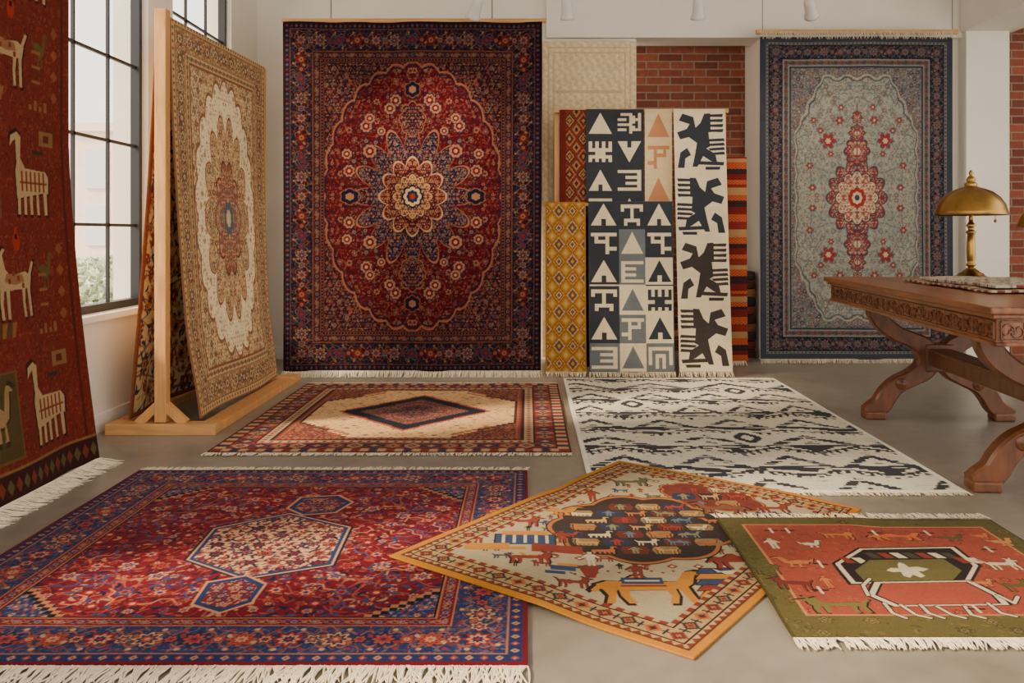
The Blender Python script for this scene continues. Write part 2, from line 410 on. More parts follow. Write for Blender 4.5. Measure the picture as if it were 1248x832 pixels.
# ---------------------------------------------------------------- animal shapes
GOAT=[[(.12,.42),(.08,.60),(.22,.67),(.58,.62),(.68,.72),(.72,.90),(.80,.94),(.86,.88),(1.0,.80),(.98,.75),(.87,.74),(.86,.56),(.80,.40)],
 [(.13,.45),(.11,0),(.17,0),(.20,.45)],[(.24,.45),(.27,.22),(.25,0),(.31,0),(.33,.22),(.32,.45)],[(.62,.45),(.64,0),(.70,0),(.70,.45)],[(.73,.45),(.78,.22),(.77,0),(.83,0),(.84,.25),(.82,.45)],
 [(.10,.58),(.0,.80),(.05,.82),(.15,.62)],[(.74,.90),(.66,1.0),(.71,1.02),(.80,.92)],[(.80,.92),(.86,1.04),(.90,1.02),(.85,.90)]]
BIRD=[[(.15,.30),(.05,.55),(.35,.62),(.60,.50),(.66,.78),(.74,.92),(.86,.90),(1,.80),(.84,.80),(.80,.60),(.74,.36),(.50,.24)],
 [(.35,.3),(.33,.05),(.25,.0),(.42,.0),(.40,.3)],[(.55,.3),(.56,.05),(.50,0),(.66,0),(.61,.3)],[(.12,.5),(-.08,.75),(.0,.45)]]
LONG=[[(.10,.20),(.08,.56),(.12,.66),(.10,.96),(.02,.92),(-.04,.86),(-.02,1.0),(.14,1.06),(.24,1.0),(.22,.72),(.34,.60),(.90,.58),(.98,.50),(.96,.28),(.90,.30)],
 [(.12,.3),(.10,0),(.17,0),(.20,.3)],[(.28,.3),(.27,0),(.34,0),(.36,.3)],[(.44,.3),(.44,0),(.51,0),(.52,.3)],[(.62,.3),(.63,0),(.70,0),(.69,.3)],[(.82,.3),(.84,0),(.92,0),(.92,.3)]]
MAN=[[(.36,.86),(.36,1),(.62,1),(.62,.86)],[(.25,.45),(.25,.84),(.75,.84),(.75,.45)],[(.28,.48),(.28,0),(.45,0),(.47,.48)],[(.54,.48),(.56,0),(.73,0),(.72,.48)],[(.75,.82),(1.05,.62),(1.0,.55),(.72,.68)],[(.25,.82),(-.05,.62),(0,.55),(.28,.68)]]
POT=[[(.3,0),(.1,.3),(.1,.6),(.35,.75),(.4,1),(.6,1),(.65,.75),(.9,.6),(.9,.3),(.7,0)]]
CAMEL=[[(.10,.42),(.06,.58),(.16,.68),(.28,.66),(.38,.84),(.46,.86),(.54,.68),(.66,.64),(.74,.66),(.80,.84),(.82,.95),(.90,1.0),(1.02,.93),(1.04,.87),(.92,.87),(.90,.76),(.87,.58),(.80,.46),(.66,.40),(.30,.38)],
 [(.10,.46),(.15,.24),(.12,0),(.19,0),(.21,.24),(.23,.42)],[(.24,.42),(.25,.22),(.30,0),(.37,0),(.32,.22),(.33,.42)],[(.62,.44),(.66,.22),(.62,0),(.69,0),(.72,.22),(.71,.44)],[(.73,.46),(.77,.24),(.80,0),(.87,0),(.84,.24),(.82,.50)],[(.08,.58),(.01,.40),(.04,.32),(.12,.50)]]
NAVY=(26,32,54);BLK=(26,22,28)

# ---------------------------------------------------------------- RUG A : crimson/blue floor rug
AX0,AX1,AY0,AY1=-1.63,0.0,1.965,3.585
cxA,cyA=(AX0+AX1)/2,(AY0+AY1)/2
def mk_ip(cx,cy):
    def f(px,py):
        Y=1040/(py-285.); return ((px-643)/1040*Y-cx, Y-cy)
    return f
cv=Cv(AX1-AX0,AY1-AY0,660,(112,16,32))
def persA(cv):
    blue=(34,54,98); ip=mk_ip(cxA,cyA)
    inner=cv.D>.245
    cv.m(inner,(112,14,36)); mille(cv,inner,[(150,38,44),(190,136,106),(46,60,104),(156,76,58),(104,22,38)],.092,31,vine=(146,80,68),dens=.86,leaf=[(54,68,106),(156,70,56),(170,118,92),(26,28,60),(76,16,34)])
    r=octa(cv,.575,.575,1.66,q=.02); sp=inner&(r>1.0)
    cv.m(sp,blue); mille(cv,sp,[(140,36,46),(180,140,104),(90,104,130)],.06,33,vine=(120,56,56),dens=.85)
    cv.m(inner&(abs(r-1)<.010),(166,112,80)); cv.m(inner&(abs(r-1.025)<.010),BLK)
    rg=np.random.default_rng(12)
    for i in range(70):
        x,y=rg.uniform(-.5,.5),rg.uniform(-.5,.46); pts=[(x,y)]; a=rg.random()*6.28
        for k in range(4): a+=rg.choice([-1.0,1.0]); x+=math.cos(a)*.032; y+=math.sin(a)*.032; pts.append((x,y))
        cv.line(pts,.006,[(186,116,88),(60,76,120),(40,50,90)][i%3])
    H=[ip(*p) for p in [(236,684),(266,648),(352,631),(420,647),(399,690),(300,706)]]
    cv.m(cv.pmask(scl(H,1.13)),NAVY); cv.m(cv.pmask(scl(H,1.09)),(186,140,104)); cv.m(cv.pmask(scl(H,1.055)),(34,60,104)); m=cv.pmask(H); cv.m(m,(200,154,120))
    mille(cv,m,[(130,36,44),(36,48,88),(160,84,60),(40,38,56)],.075,35,sym=False,vine=(70,60,80),dens=1.1,leaf=[(40,50,86),(130,40,44),(50,44,60)])
    for pp in ([(236,740),(254,714),(300,706),(322,716),(306,738),(268,750)],[(352,622),(368,609),(412,607),(428,615),(408,627),(370,630)]):
        H=[ip(*p) for p in pp]; cv.m(cv.pmask(scl(H,1.1)),(186,134,98)); cv.m(cv.pmask(H),blue); m=cv.pmask(scl(H,.82)); cv.m(m,(110,30,46)); mille(cv,m,[(180,130,100),(44,54,90)],.05,37,sym=False,dens=.95)
    band(cv,0,.014,(104,14,30)); band(cv,.014,.034,(34,46,88),'dots',[(140,60,54),(160,124,98)],.036)
    band(cv,.048,.005,(160,104,76)); band(cv,.053,.140,blue,'flower',[(140,42,50),(180,136,104),(32,40,76),(150,78,60)],.125,vine=(140,88,74))
    band(cv,.193,.005,(160,104,76)); band(cv,.198,.036,(112,20,34),'flower',[(168,122,92),(46,62,108)],.055); band(cv,.234,.005,(160,104,76)); band(cv,.239,.006,BLK)
persA(cv)
rA=make_rug('crimson_medallion_rug',cv,lambda U,V:(cxA+U,cyA+V,.0095+.0008*np.sin(U*9+V*5)*np.cos(V*7)),seed=1)
fringe('fringe_back',rA,edge((AX0,AY1,.005),(AX1,AY1,.005)),(0,1,0),.055,r=.0024,floor=0,seed=1)
fringe('fringe_front',rA,edge((AX0,AY0,.005),(AX1,AY0,.005),.0033),(0,-1,0),.085,r=.0025,floor=0,seed=2)

# ---------------------------------------------------------------- RUG B : beige diamond rug
BX0,BX1,BY0,BY1=-1.46,.2,3.88,5.66
cv=Cv(BX1-BX0,BY1-BY0,440,(212,176,130))
inner=cv.D>.26
mille(cv,inner,[(160,84,60),(80,84,104),(186,136,92)],.05,41,dens=.28,leaf=[(180,136,96),(166,112,86)])
r=octa(cv,.575,.62,1.42,q=.03); cv.m(inner&(r>1),(124,52,42)); mille(cv,inner&(r>1),[(178,138,100),(40,46,72),(150,86,64)],.05,42,vine=(60,50,60))
cv.m(inner&(abs(r-1)<.012),(70,46,46)); cv.m(inner&(abs(r-.95)<.008),(160,96,70))
x=np.round(abs(cv.X)/.016)*.016; y=np.round(abs(cv.Y)/.016)*.016
r=x/.40+y/.44
cv.m(r<1.07,(160,80,60)); cv.m(r<1.0,(26,30,48)); cv.m(r<.76,(124,74,66)); mille(cv,r<.76,[(170,138,114),(40,46,72),(110,40,40)],.045,43,dens=.9)
cv.m(r<.42,(32,38,62)); mille(cv,r<.42,[(150,112,90),(116,46,46)],.04,44,dens=.9)
band(cv,0,.012,(90,40,36)); band(cv,.012,.05,(150,98,78),'bar',[(130,50,42),(180,146,112),(58,62,84),(180,146,112)],.04)
band(cv,.062,.008,(50,34,36)); band(cv,.07,.095,(126,54,46),'hook',[(170,136,106),(46,52,76),(150,90,66)],.085)
band(cv,.165,.008,(50,34,36)); band(cv,.173,.045,(178,144,112),'dots',[(126,50,42),(44,50,76)],.042); band(cv,.218,.016,(50,40,46)); band(cv,.234,.026,(160,98,72),'tri',[(110,44,40)],.03)
cxB,cyB=(BX0+BX1)/2,(BY0+BY1)/2
rB=make_rug('diamond_medallion_rug',cv,lambda U,V:(cxB+U,cyB+V,.0095+.001*np.sin(U*8+V*4)),seed=2)
fringe('fringe_back',rB,edge((BX0,BY1,.005),(BX1,BY1,.005),.006),(0,1,0),.05,r=.0026,floor=0,seed=4)
fringe('fringe_front',rB,edge((BX0,BY0,.005),(BX1,BY0,.005),.006),(0,-1,0),.05,r=.0026,floor=0,seed=5)

# ---------------------------------------------------------------- RUG C : ivory/indigo flatweave
CX0,CX1,CY0,CY1=.245,1.695,3.29,5.86
cv=Cv(CX1-CX0,CY1-CY0,480,(210,204,186))
q=.020; rg=np.random.default_rng(5)
X=cv.X; Y=cv.Y; yi=np.floor((Y+3)/q).astype(int); yq=yi*q-3
jit=rg.random(2000)[yi%2000]; jit2=rg.random(2000)[(yi*7+3)%2000]
X2=X+.016*(jit-.5)
wob=vinefield(X,Y,.8,61); brk=vinefield(X*3,Y*12,.6,62)
triw=lambda t: abs((t%1)*2-1)
INKC=(50,52,60); IVO=(210,204,186); GR2=(92,92,98)
RH=.37; rr0=(yq+1.33)/RH; ro=np.floor(rr0).astype(int); ly=rr0-ro
ph=np.array([0,.5,.22,.72,.1,.6,.35,.9])[ro%8]; per=np.array([.363,.363,.483,.363,.29,.363,.483,.363])[ro%8]
t=triw(X2/per+ph); t2=triw(X2/per+ph+.5)
tri_o=(ly<.58*t); tri_i=(ly<.58*(t-.30)/.70*.72)&(ly>.07); tri_c=(ly<.58*(t-.62)/.38*.38)&(ly>.13)
mask=(tri_o&~tri_i)|tri_c
mask|=(abs(ly-(.66+.26*t))<.042)
mask|=(ly>1-.34*(1-t)*(1-t))&(t<.75)
mask|=(ly>.93)&(triw(X2/.06)<.55)
comb=(triw(X2/.045)>.5)&(abs(ly-(.56+.26*t))<.04); mask|=comb
mask&=~(brk>.82)
mask&=~((wob>.95)&(jit2<.4))
mask|=(abs(brk+.3)<.05)&(jit2>.75)
cv.m(mask,INKC); cv.m(mask&(wob>.45)&(jit<.45),GR2); cv.m(mask&(jit2<.07),(126,122,118))
for cx_,cy_ in((.10,-.42),(-.36,.40),(.34,.82)):
    r=octa(cv,.06,.09,1.2,cx_,cy_,q=.012); cv.m(r<1.8,IVO); cv.m((r<1.15)&(r>.55),INKC)
band(cv,0,.022,(220,216,200))
cxC,cyC=(CX0+CX1)/2,(CY0+CY1)/2
rC=make_rug('ivory_indigo_kilim',cv,lambda U,V:(cxC+U,cyC+V,.0085+.0008*np.sin(U*7-V*5)),seed=3,noise=.16,mat=FLAT)
fringe('fringe_back',rC,edge((CX0,CY1,.005),(CX1,CY1,.005),.006),(0,1,0),.04,floor=0,seed=6)
fringe('fringe_front',rC,edge((CX0,CY0,.005),(CX1,CY0,.005),.006),(0,-1,0),.045,floor=0,seed=7)

# ---------------------------------------------------------------- RUG D : pictorial rug laid askew
dc=(.393,2.85); dw,dh=1.015,1.365; ROT=math.atan2(.6,.8)
cv=Cv(dw,dh,520,(166,154,126))
inner=cv.D>.13
def D(shape,wx,wy,sx,sy,col,flip=False):
    u=wx*.8-wy*.6; v=wx*.6+wy*.8
    cv.shape(shape,u,v,sx,sy,col,ROT,flip)
SQ=[[(0,0),(1,0),(1,1),(0,1)]]
DKC=(46,36,34); RD=(130,60,46); GD=(180,124,50); BLU=(58,72,102); IV=(190,180,152); GRN=(98,98,74); BG=(166,154,126)
def w2(u,v): return (u*.8+v*.6, -u*.6+v*.8)
def fig(sh,wx,wy,sx,sy,col,flip=False):
    D(sh,wx,wy,sx*1.10,sy*1.12,DKC,flip); D(sh,wx,wy,sx,sy,col,flip)
rg=np.random.default_rng(77)
for i in range(-9,10):
    for j in range(-12,13):
        wx,wy=i*.078+(j%2)*.039,j*.060; u=wx*.8-wy*.6; v=wx*.6+wy*.8
        if abs(u)<dw/2-.165 and abs(v)<dh/2-.165:
            k=rg.integers(0,6)
            if k<2: fig(GOAT,wx,wy,.064,.044,[RD,GRN,(140,108,78),BLU][rg.integers(0,4)],bool(rg.integers(0,2)))
            elif k==2: fig(BIRD,wx,wy,.058,.044,[GD,RD,IV][rg.integers(0,3)],bool(rg.integers(0,2)))
            elif k==3: fig(MAN,wx,wy,.024,.046,[RD,BLU,DKC][rg.integers(0,3)])
            elif k==4: D([[(.5,0),(0,.5),(.5,1),(1,.5)]],wx,wy,.036,.036,RD); D([[(.5,0),(0,.5),(.5,1),(1,.5)]],wx,wy,.016,.016,IV)
            else: D(SQ,wx,wy,.06,.022,[GD,BLU,RD][rg.integers(0,3)])
pals=[(176,140,88),(140,60,46),(190,174,140),(96,108,118),(166,104,56),(122,120,92)]
def panel(cu,cw,a,b_,base,sd,st=.088,fs=1.0):
    r=lobed(cv,a,b_,9,.05,cu,cw); cv.m(r<1.07,DKC); cv.m(r<1.05,(162,104,56)); cv.m(r<1.0,base)
    for i in range(-5,6):
        for j in range(-6,7):
            wx,wy=i*st*1.12+(j%2)*.05,j*st*.80; u=wx*.8-wy*.6; v=wx*.6+wy*.8
            if (u/a)**2+(v/b_)**2<.78:
                X0,Y0=w2(cu,cw); n=(i*3+j*5+50)
                D([[(.1,0),(0,.5),(.1,1),(.9,1),(1,.5),(.9,0)]],X0+wx,Y0+wy,st*1.04,st*.72,[(54,48,54),(104,50,42),(136,112,78),(48,56,78)][(i+2*j+40)%4])
                sh=[GOAT,BIRD,MAN,CAMEL,LONG][n%5]; c=pals[(i+j*2+60)%6]
                sx=.045 if sh is MAN else .084*fs
                D(sh,X0+wx,Y0+wy,sx*1.12,.066*fs,(28,22,24),bool((i+j)%2)); D(sh,X0+wx,Y0+wy,sx,.058*fs,c,bool((i+j)%2))
panel(-.03,.03,.285,.30,(60,48,46),53)
panel(.02,.46,.19,.11,(112,54,44),54)
D(SQ,-.40,-.10,.20,.095,DKC); D(SQ,-.40,-.10,.19,.085,BLU); D(SQ,-.52,-.165,.14,.055,GD); D(SQ,-.30,-.175,.16,.065,RD); D(SQ,-.40,-.045,.15,.035,GD)
for i in range(5): D(SQ,-.47+i*.035,-.10,.010,.07,IV)
fig(MAN,-.55,-.09,.055,.08,RD); fig(MAN,-.28,-.06,.055,.10,RD); fig(GOAT,-.38,-.255,.16,.09,RD); fig(MAN,-.20,-.245,.055,.12,IV); D(SQ,-.25,-.325,.15,.035,BLU)
D(SQ,-.03,-.44,.44,.24,BG)
for i in range(14):
    D([[(.5,0),(0,.5),(.5,1),(1,.5)]],-.22+i*.032,-.335-.012*(i%2),.014,.014,RD)
fig(CAMEL,-.05,-.445,.34,.22,GD)
D(SQ,-.065,-.405,.12,.045,BLU); D(SQ,-.065,-.405,.10,.010,IV); D(SQ,-.065,-.44,.13,.012,RD); fig(MAN,-.07,-.335,.06,.10,RD)
for c_,y_,w_ in ((BLU,-.335,.12),(GD,-.375,.14),(BLU,-.415,.15),(RD,-.455,.16),(GD,-.493,.16)):
    D([[(0,0),(.15,1),(.85,1),(1,0)]],.16,y_,w_*1.06,.046,DKC); D([[(0,0),(.15,1),(.85,1),(1,0)]],.16,y_,w_,.038,c_)
D([[(.3,0),(0,1),(1,1),(.7,0)]],-.21,-.34,.07,.09,RD)
fig(GOAT,-.26,-.42,.11,.075,RD); fig(MAN,.08,-.57,.045,.07,RD)
fig(CAMEL,.25,-.25,.20,.13,RD); fig(GOAT,.38,-.13,.16,.11,GRN,True); fig(BIRD,.23,-.34,.13,.09,IV); fig(MAN,.31,-.02,.055,.10,RD); fig(MAN,.44,-.22,.045,.09,BLU); D(SQ,.41,-.03,.12,.05,GD)
D(SQ,.40,.08,.16,.06,GD); D(SQ,.47,.15,.14,.05,BLU); fig(CAMEL,.31,.24,.2,.12,(120,76,56),True); fig(GOAT,.50,.24,.13,.09,RD); fig(BIRD,-.27,.21,.17,.11,GD); fig(MAN,-.15,.37,.055,.11,RD); fig(GOAT,-.41,.07,.15,.10,RD); fig(GOAT,.02,.53,.16,.1,GRN); fig(MAN,.12,.63,.045,.08,RD)
band(cv,0,.024,(178,122,40)); band(cv,.024,.006,(84,54,34)); band(cv,.030,.017,(170,144,98),'tri',[(120,56,44)],.03)
band(cv,.047,.006,(56,38,38)); band(cv,.053,.054,(162,136,96),'hook',[(120,52,42),(50,48,58),(160,100,52)],.068); band(cv,.107,.006,(56,38,38)); band(cv,.113,.017,(126,56,46),'bar',[(166,144,104),(126,56,46)],.022)
def recth(x,y,x0,x1,y0,y1,h): 
    sd=np.minimum(np.minimum(x-x0,x1-x),np.minimum(y-y0,y1-y)); return h*ss(-.20,-.005,sd)
def fD(U,V):
    x=dc[0]+U*.8+V*.6; y=dc[1]-U*.6+V*.8
    z=np.maximum(recth(x,y,AX0,AX1,AY0,AY1,.0110),recth(x,y,CX0,CX1,CY0,CY1,.0110))
    return x,y,z+.0072
rD=make_rug('pictorial_hunting_rug',cv,fD,.0055,seed=4,noise=.13)

# ---------------------------------------------------------------- RUG E : green/salmon animal rug
EX0,EX1,EY0,EY1=.655,1.61,2.10,2.965
cv=Cv(EX1-EX0,EY1-EY0,500,(146,72,56))
G=(94,86,48);WH=(194,182,156);DK=(40,30,30)
ecx,ecy=(EX0+EX1)/2,(EY0+EY1)/2; ip=mk_ip(ecx,ecy)
BD=.075
mk=cv.D<BD; cv.m(mk,G); mille(cv,mk,[(122,106,66),(76,70,42),(114,66,46)],.06,71,sym=False,dens=.16,leaf=[(110,98,60),(78,72,42)])
mk=(cv.Y<-cv.H/2+.125); cv.m(mk,G); mille(cv,mk,[(122,106,66),(76,70,42)],.06,71,sym=False,dens=.16,leaf=[(110,98,60),(78,72,42)])
ins=(cv.D>BD)&(cv.Y>-cv.H/2+.125)
mille(cv,ins,[(162,98,70),(116,56,44)],.05,72,sym=False,dens=.15,leaf=[(162,88,68),(124,62,48)])
e_=(abs(cv.D-BD)<.004)&(cv.Y>-cv.H/2+.12)|((abs(cv.Y+cv.H/2-.125)<.004)&(cv.D>BD)); cv.m(e_,(176,122,84))
def P_(l): return [ip(*p) for p in l]
oct_=P_([(1018,690),(1048,671),(1162,669),(1192,692),(1180,714),(1038,714)])
cv.poly(scl(oct_,1.05),DK); cv.poly(oct_,WH); cv.poly(scl(oct_,.93),DK)
for i in range(11):
    a=np.array(ip(1030+i*15.5,678+ (6 if i in(0,1,9,10) else 0))); c=[(128,54,42),WH,(70,66,50)][i%3]; cv.poly([(a[0]-.017,a[1]+.012),(a[0]+.010,a[1]+.012),(a[0]+.024,a[1]-.032),(a[0]-.005,a[1]-.032)],c)
inn=P_([(1042,698),(1060,685),(1150,684),(1172,698),(1160,711),(1054,711)]); cv.poly(scl(inn,1.06),DK); cv.poly(inn,(100,94,54))
a=ip(1106,697)
cv.shape([[(.0,.45),(.16,.62),(.34,.60),(.42,.86),(.50,.98),(.58,.86),(.60,.66),(.80,.70),(1.0,.55),(.84,.42),(.70,.40),(.74,.12),(.60,.02),(.50,.20),(.36,.02),(.26,.12),(.30,.38),(.12,.36)]],a[0],a[1],.13,.12,WH)
bod=P_([(1058,728),(1066,712),(1182,710),(1218,728),(1230,740),(1090,742)])
cv.poly(scl(bod,1.05),DK); cv.poly(bod,WH); cv.poly(scl(bod,.9),DK); cv.poly(scl(bod,.86),(150,74,58))
for pts in ([(1078,738),(1088,750),(1104,756)],[(1098,740),(1116,752),(1134,756)],[(1122,740),(1132,750),(1150,756)],[(1142,742),(1160,752),(1176,756)],[(1176,742),(1184,752),(1200,756)],[(1204,738),(1220,750),(1238,754)],[(1058,728),(1052,716),(1060,708)],[(1216,728),(1236,738),(1240,730)]):
    Q=P_(pts); cv.line(Q,.017,DK); cv.line(Q,.010,WH)
def S_(sh,px,py,sx,sy,c,fl=False):
    a=ip(px,py); cv.shape(sh,a[0],a[1],sx*1.08,sy*1.12,DK,flip=fl); cv.shape(sh,a[0],a[1],sx,sy,c,flip=fl)
S_(GOAT,1020,740,.20,.095,(112,104,58),True); S_(GOAT,1022,657,.13,.06,(180,112,58)); S_(CAMEL,1092,656,.20,.07,(186,104,56)); S_(BIRD,1160,657,.11,.06,G); S_(GOAT,1222,690,.12,.09,WH); S_(BIRD,1222,662,.10,.08,(184,130,80))
S_(BIRD,966,690,.12,.09,(178,112,64),True); S_(GOAT,966,716,.13,.08,(110,50,40),True); S_(BIRD,990,668,.08,.07,WH); S_(GOAT,1240,716,.10,.08,G); S_(MAN,942,668,.05,.09,WH); S_(BIRD,1196,655,.07,.06,(184,112,60))
S_(GOAT,936,700,.09,.07,G); S_(MAN,1008,712,.035,.08,(178,112,64)); S_(BIRD,1200,712,.07,.06,(178,112,64))
for px,py in((1000,692),(940,652),(1205,672),(1000,722),(960,652),(1190,745),(1066,652),(1130,652)):
    x,y=ip(px,py); cv.line([(x-.02,y),(x+.02,y)],.009,DK);cv.line([(x,y-.02),(x,y+.02)],.009,WH)
band(cv,0,.008,(76,68,38))
def fE(U,V):
    x=ecx+U; y=ecy+V
    du=(x-dc[0])*.8-(y-dc[1])*.6; dv=(x-dc[0])*.6+(y-dc[1])*.8
    sd=np.minimum(dw/2-abs(du),dh/2-abs(dv)); z=.0085*ss(-.12,-.01,sd)
    return x,y,z+.0072
rE=make_rug('animal_motif_rug',cv,fE,.0055,seed=5,noise=.16)
fringe('fringe_back',rE,edge((EX0,EY1,.010),(EX1,EY1,.010),.004),(0,1,0),.05,floor=.008,seed=8)
fringe('fringe_front',rE,edge((EX0,EY0,.006),(EX1,EY0,.006),.0032),(0,-1,0),.055,r=.0026,floor=0,seed=9)

# ---------------------------------------------------------------- hanging crimson rug (centre)
cX0,cX1,cZ0,cZ1,cY=-1.708,.092,.035,2.49,6.0
cv=Cv(cX1-cX0,cZ1-cZ0,480,(76,18,24))
inner=cv.D>.285
cv.m(inner,(80,15,24)); mille(cv,inner,[(128,74,60),(36,42,62),(142,108,86),(100,30,36),(84,26,32)],.072,81,vine=(110,54,46),dens=.85,leaf=[(114,54,46),(38,42,58),(96,26,32),(112,82,68),(26,24,36)])
r=lobed(cv,.62,.93,30,.018)
out=inner&(r>1.0); cv.m(out,(46,22,30)); mille(cv,out,[(124,70,58),(84,24,30),(130,102,82),(46,54,74)],.055,83,vine=(110,62,50),dens=.95)
cv.m(inner&(abs(r-1.0)<.008),(140,88,64)); cv.m(inner&(abs(r-.975)<.006),NAVY)
for k in range(12):
    a=(k+.5)*math.pi/6; x0,y0=.46*math.cos(a),.70*math.sin(a)
    r=lobed(cv,.038,.04,8,.12,x0,y0); cv.m(r<1.2,NAVY); cv.m(r<1,(146,104,82)); cv.m(r<.65,(96,26,30)); cv.m(r<.3,(166,132,104))
r=lobed(cv,.34,.40,16,.22,sharp=True); cv.m(r<1.04,(146,94,68)); cv.m(r<1.0,(20,26,46)); mille(cv,r<.98,[(156,112,82),(96,30,34),(68,82,104)],.05,84,vine=(124,88,66),dens=.9)
r=lobed(cv,.20,.235,12,.14,sharp=True); cv.m(r<1.06,(176,138,102)); cv.m(r<1.0,(84,22,32)); mille(cv,r<.97,[(170,132,102),(32,38,62),(150,94,62)],.045,85,dens=.95)
r=lobed(cv,.125,.14,12,.12,sharp=True); cv.m(r<1.06,NAVY); cv.m(r<1,(190,144,94)); mille(cv,r<.95,[(60,60,80),(40,50,76),(140,70,50)],.04,86,dens=.95)
r=lobed(cv,.065,.07,8,.1,sharp=True); cv.m(r<1.1,NAVY); cv.m(r<.9,(206,172,130)); cv.m(r<.6,(40,50,80)); cv.m(r<.3,(150,60,44))
for sy in(-1,1):
    r=lobed(cv,.080,.105,8,.12,0,sy*.545,sharp=True); cv.m(r<1.1,(136,84,60)); cv.m(r<1,(24,28,48)); mille(cv,r<.95,[(150,110,84),(104,32,36)],.045,87,dens=.9)
    r=lobed(cv,.050,.050,6,.1,0,sy*.75); cv.m(r<1.1,(136,84,60)); cv.m(r<1,(24,28,48)); cv.m(r<.5,(140,100,78))
for sx in(-1,1):
    r=lobed(cv,.06,.05,6,.1,sx*.44,0); cv.m(r<1.1,(136,84,60)); cv.m(r<1,(24,28,48)); cv.m(r<.5,(140,100,78))
    for sy in(-1,1):
        for (cx,cy,a) in ((.30,.32,.045),(.16,.62,.038),(.46,.30,.034),(.30,.55,.034),(.22,.46,.028)):
            r=lobed(cv,a,a,8,.1,sx*cx,sy*cy); cv.m(r<1.15,NAVY); cv.m(r<1,(146,106,84)); cv.m(r<.62,(94,22,30)); cv.m(r<.3,(160,130,104))
band(cv,0,.012,(50,16,22)); band(cv,.012,.038,(34,30,44),'dots',[(110,62,48),(84,28,32),(76,76,84)],.034); band(cv,.050,.005,(112,74,54))
band(cv,.055,.150,(22,25,42),'flower',[(104,38,38),(132,98,74),(56,68,90),(94,28,30)],.14,vine=(110,80,62))
band(cv,.205,.005,(112,74,54)); band(cv,.210,.048,(80,28,32),'flower',[(130,102,80),(34,40,62)],.062,vine=(50,42,50)); band(cv,.258,.005,(112,74,54)); band(cv,.263,.014,(26,28,44),'dots',[(124,86,62)],.022); band(cv,.277,.006,(100,54,44))
ccx,ccz=(cX0+cX1)/2,(cZ0+cZ1)/2
def fc(U,V):
    t=(V-V.min())/(V.max()-V.min())
    return ccx+U*(1+.012*t), cY-.016*np.sin(U*6.5+.6)*(1-.4*t)-.008*np.sin(U*15+1)*t-.02*(1-t)**3+0*U, ccz+V
rc=make_rug('burgundy_persian_rug',cv,fc,.01,seed=6)
fringe('fringe',rc,edge((cX0,cY-.03,.045),(cX1,cY-.03,.045),.0055),(0,-.45,-.9),.09,r=.0025,floor=0,seed=10,hang=True)
tube('hanging_rod',[(cX0-.02,cY+.012,cZ1+.012),(cX1+.04,cY+.012,cZ1+.012)],.015,M_pineh,rc)
for i,x in enumerate((-1.385,-.25)): tube('suspension_wire_%d'%i,[(x,cY+.012,cZ1+.02),(x,cY+.012,CEIL)],.004,M_wire,rc)

# ---------------------------------------------------------------- hanging blue-grey rug (right)
rX0,rX1,rZ0,rZ1,rY=1.805,3.30,.03,2.53,6.62
cv=Cv(rX1-rX0,rZ1-rZ0,380,(112,116,114))
inner=cv.D>.245; cv.m(inner,(134,138,130))
mille(cv,inner,[(100,106,112),(156,146,126),(130,96,86)],.06,91,vine=(104,108,110),dens=.72,leaf=[(96,104,108),(154,146,128),(120,104,94)])
r=octa(cv,.47,.94,1.55); wob=.02*np.cos(cv.X*42)*np.cos(cv.Y*34)
out=inner&(r+wob>1.0); cv.m(out,(104,108,110)); mille(cv,out,[(150,140,122),(60,66,82),(124,76,70)],.05,92,vine=(66,72,86),dens=.85)
cv.m(inner&(abs(r+wob-1.0)<.006),(150,142,124)); cv.m(inner&(abs(r+wob-.975)<.006),(70,74,86))
r=octa(cv,.40,.80,1.45)+.02*np.cos(cv.Y*30); cv.m(abs(r-1)<.005,(156,146,128))
r=lobed(cv,.205,.26,14,.12,sharp=True); cv.m(r<1.05,(70,70,84)); cv.m(r<1.0,(124,46,46)); mille(cv,r<.98,[(170,152,130),(80,84,96)],.045,93,dens=.9)
r=lobed(cv,.145,.185,12,.10,sharp=True); cv.m(r<1.05,(64,48,54)); cv.m(r<1.0,(180,164,138)); mille(cv,r<.97,[(136,56,52),(84,92,110),(160,104,84)],.05,94,dens=.85,vine=(144,84,72))
r=lobed(cv,.06,.075,8,.1,sharp=True); cv.m(r<1,(140,54,48)); cv.m(r<.6,(184,166,140)); cv.m(r<.3,(66,66,84))
for sy in(-1,1):
    for cy,a,b_ in((.36,.080,.09),(.50,.050,.055),(.62,.032,.045)):
        r=lobed(cv,a,b_,8,.14,0,sy*cy,sharp=True); cv.m(r<1.12,(72,64,76)); cv.m(r<1,(126,50,50)); mille(cv,r<.93,[(176,160,136),(84,84,100)],.03,95,dens=.8); cv.m(r<.3,(176,160,136))
    cv.line([(0,sy*.26),(0,sy*.72)],.008,(110,70,70))
    for sx in(-1,1):
        for cx,cy,a in((.22,.44,.045),(.13,.60,.024),(.36,.25,.020),(.33,.60,.018),(.34,.08,.020),(.20,.34,.018),(.12,.70,.018),(.28,.52,.018)):
            r=lobed(cv,a,a,6,.3,sx*cx,sy*cy,sharp=True); cv.m(r<1.15,(90,84,92)); cv.m(r<1,(130,54,54)); cv.m(r<.4,(176,156,130))
        cv.line([(sx*.20,sy*.34),(sx*.24,sy*.40),(sx*.30,sy*.52),(sx*.33,sy*.60)],.005,(96,96,104)); cv.line([(sx*.12,sy*.58),(sx*.13,sy*.66),(sx*.08,sy*.72)],.005,(96,96,104)); cv.line([(sx*.22,sy*.2),(sx*.36,sy*.25),(sx*.34,sy*.08)],.005,(96,96,104))
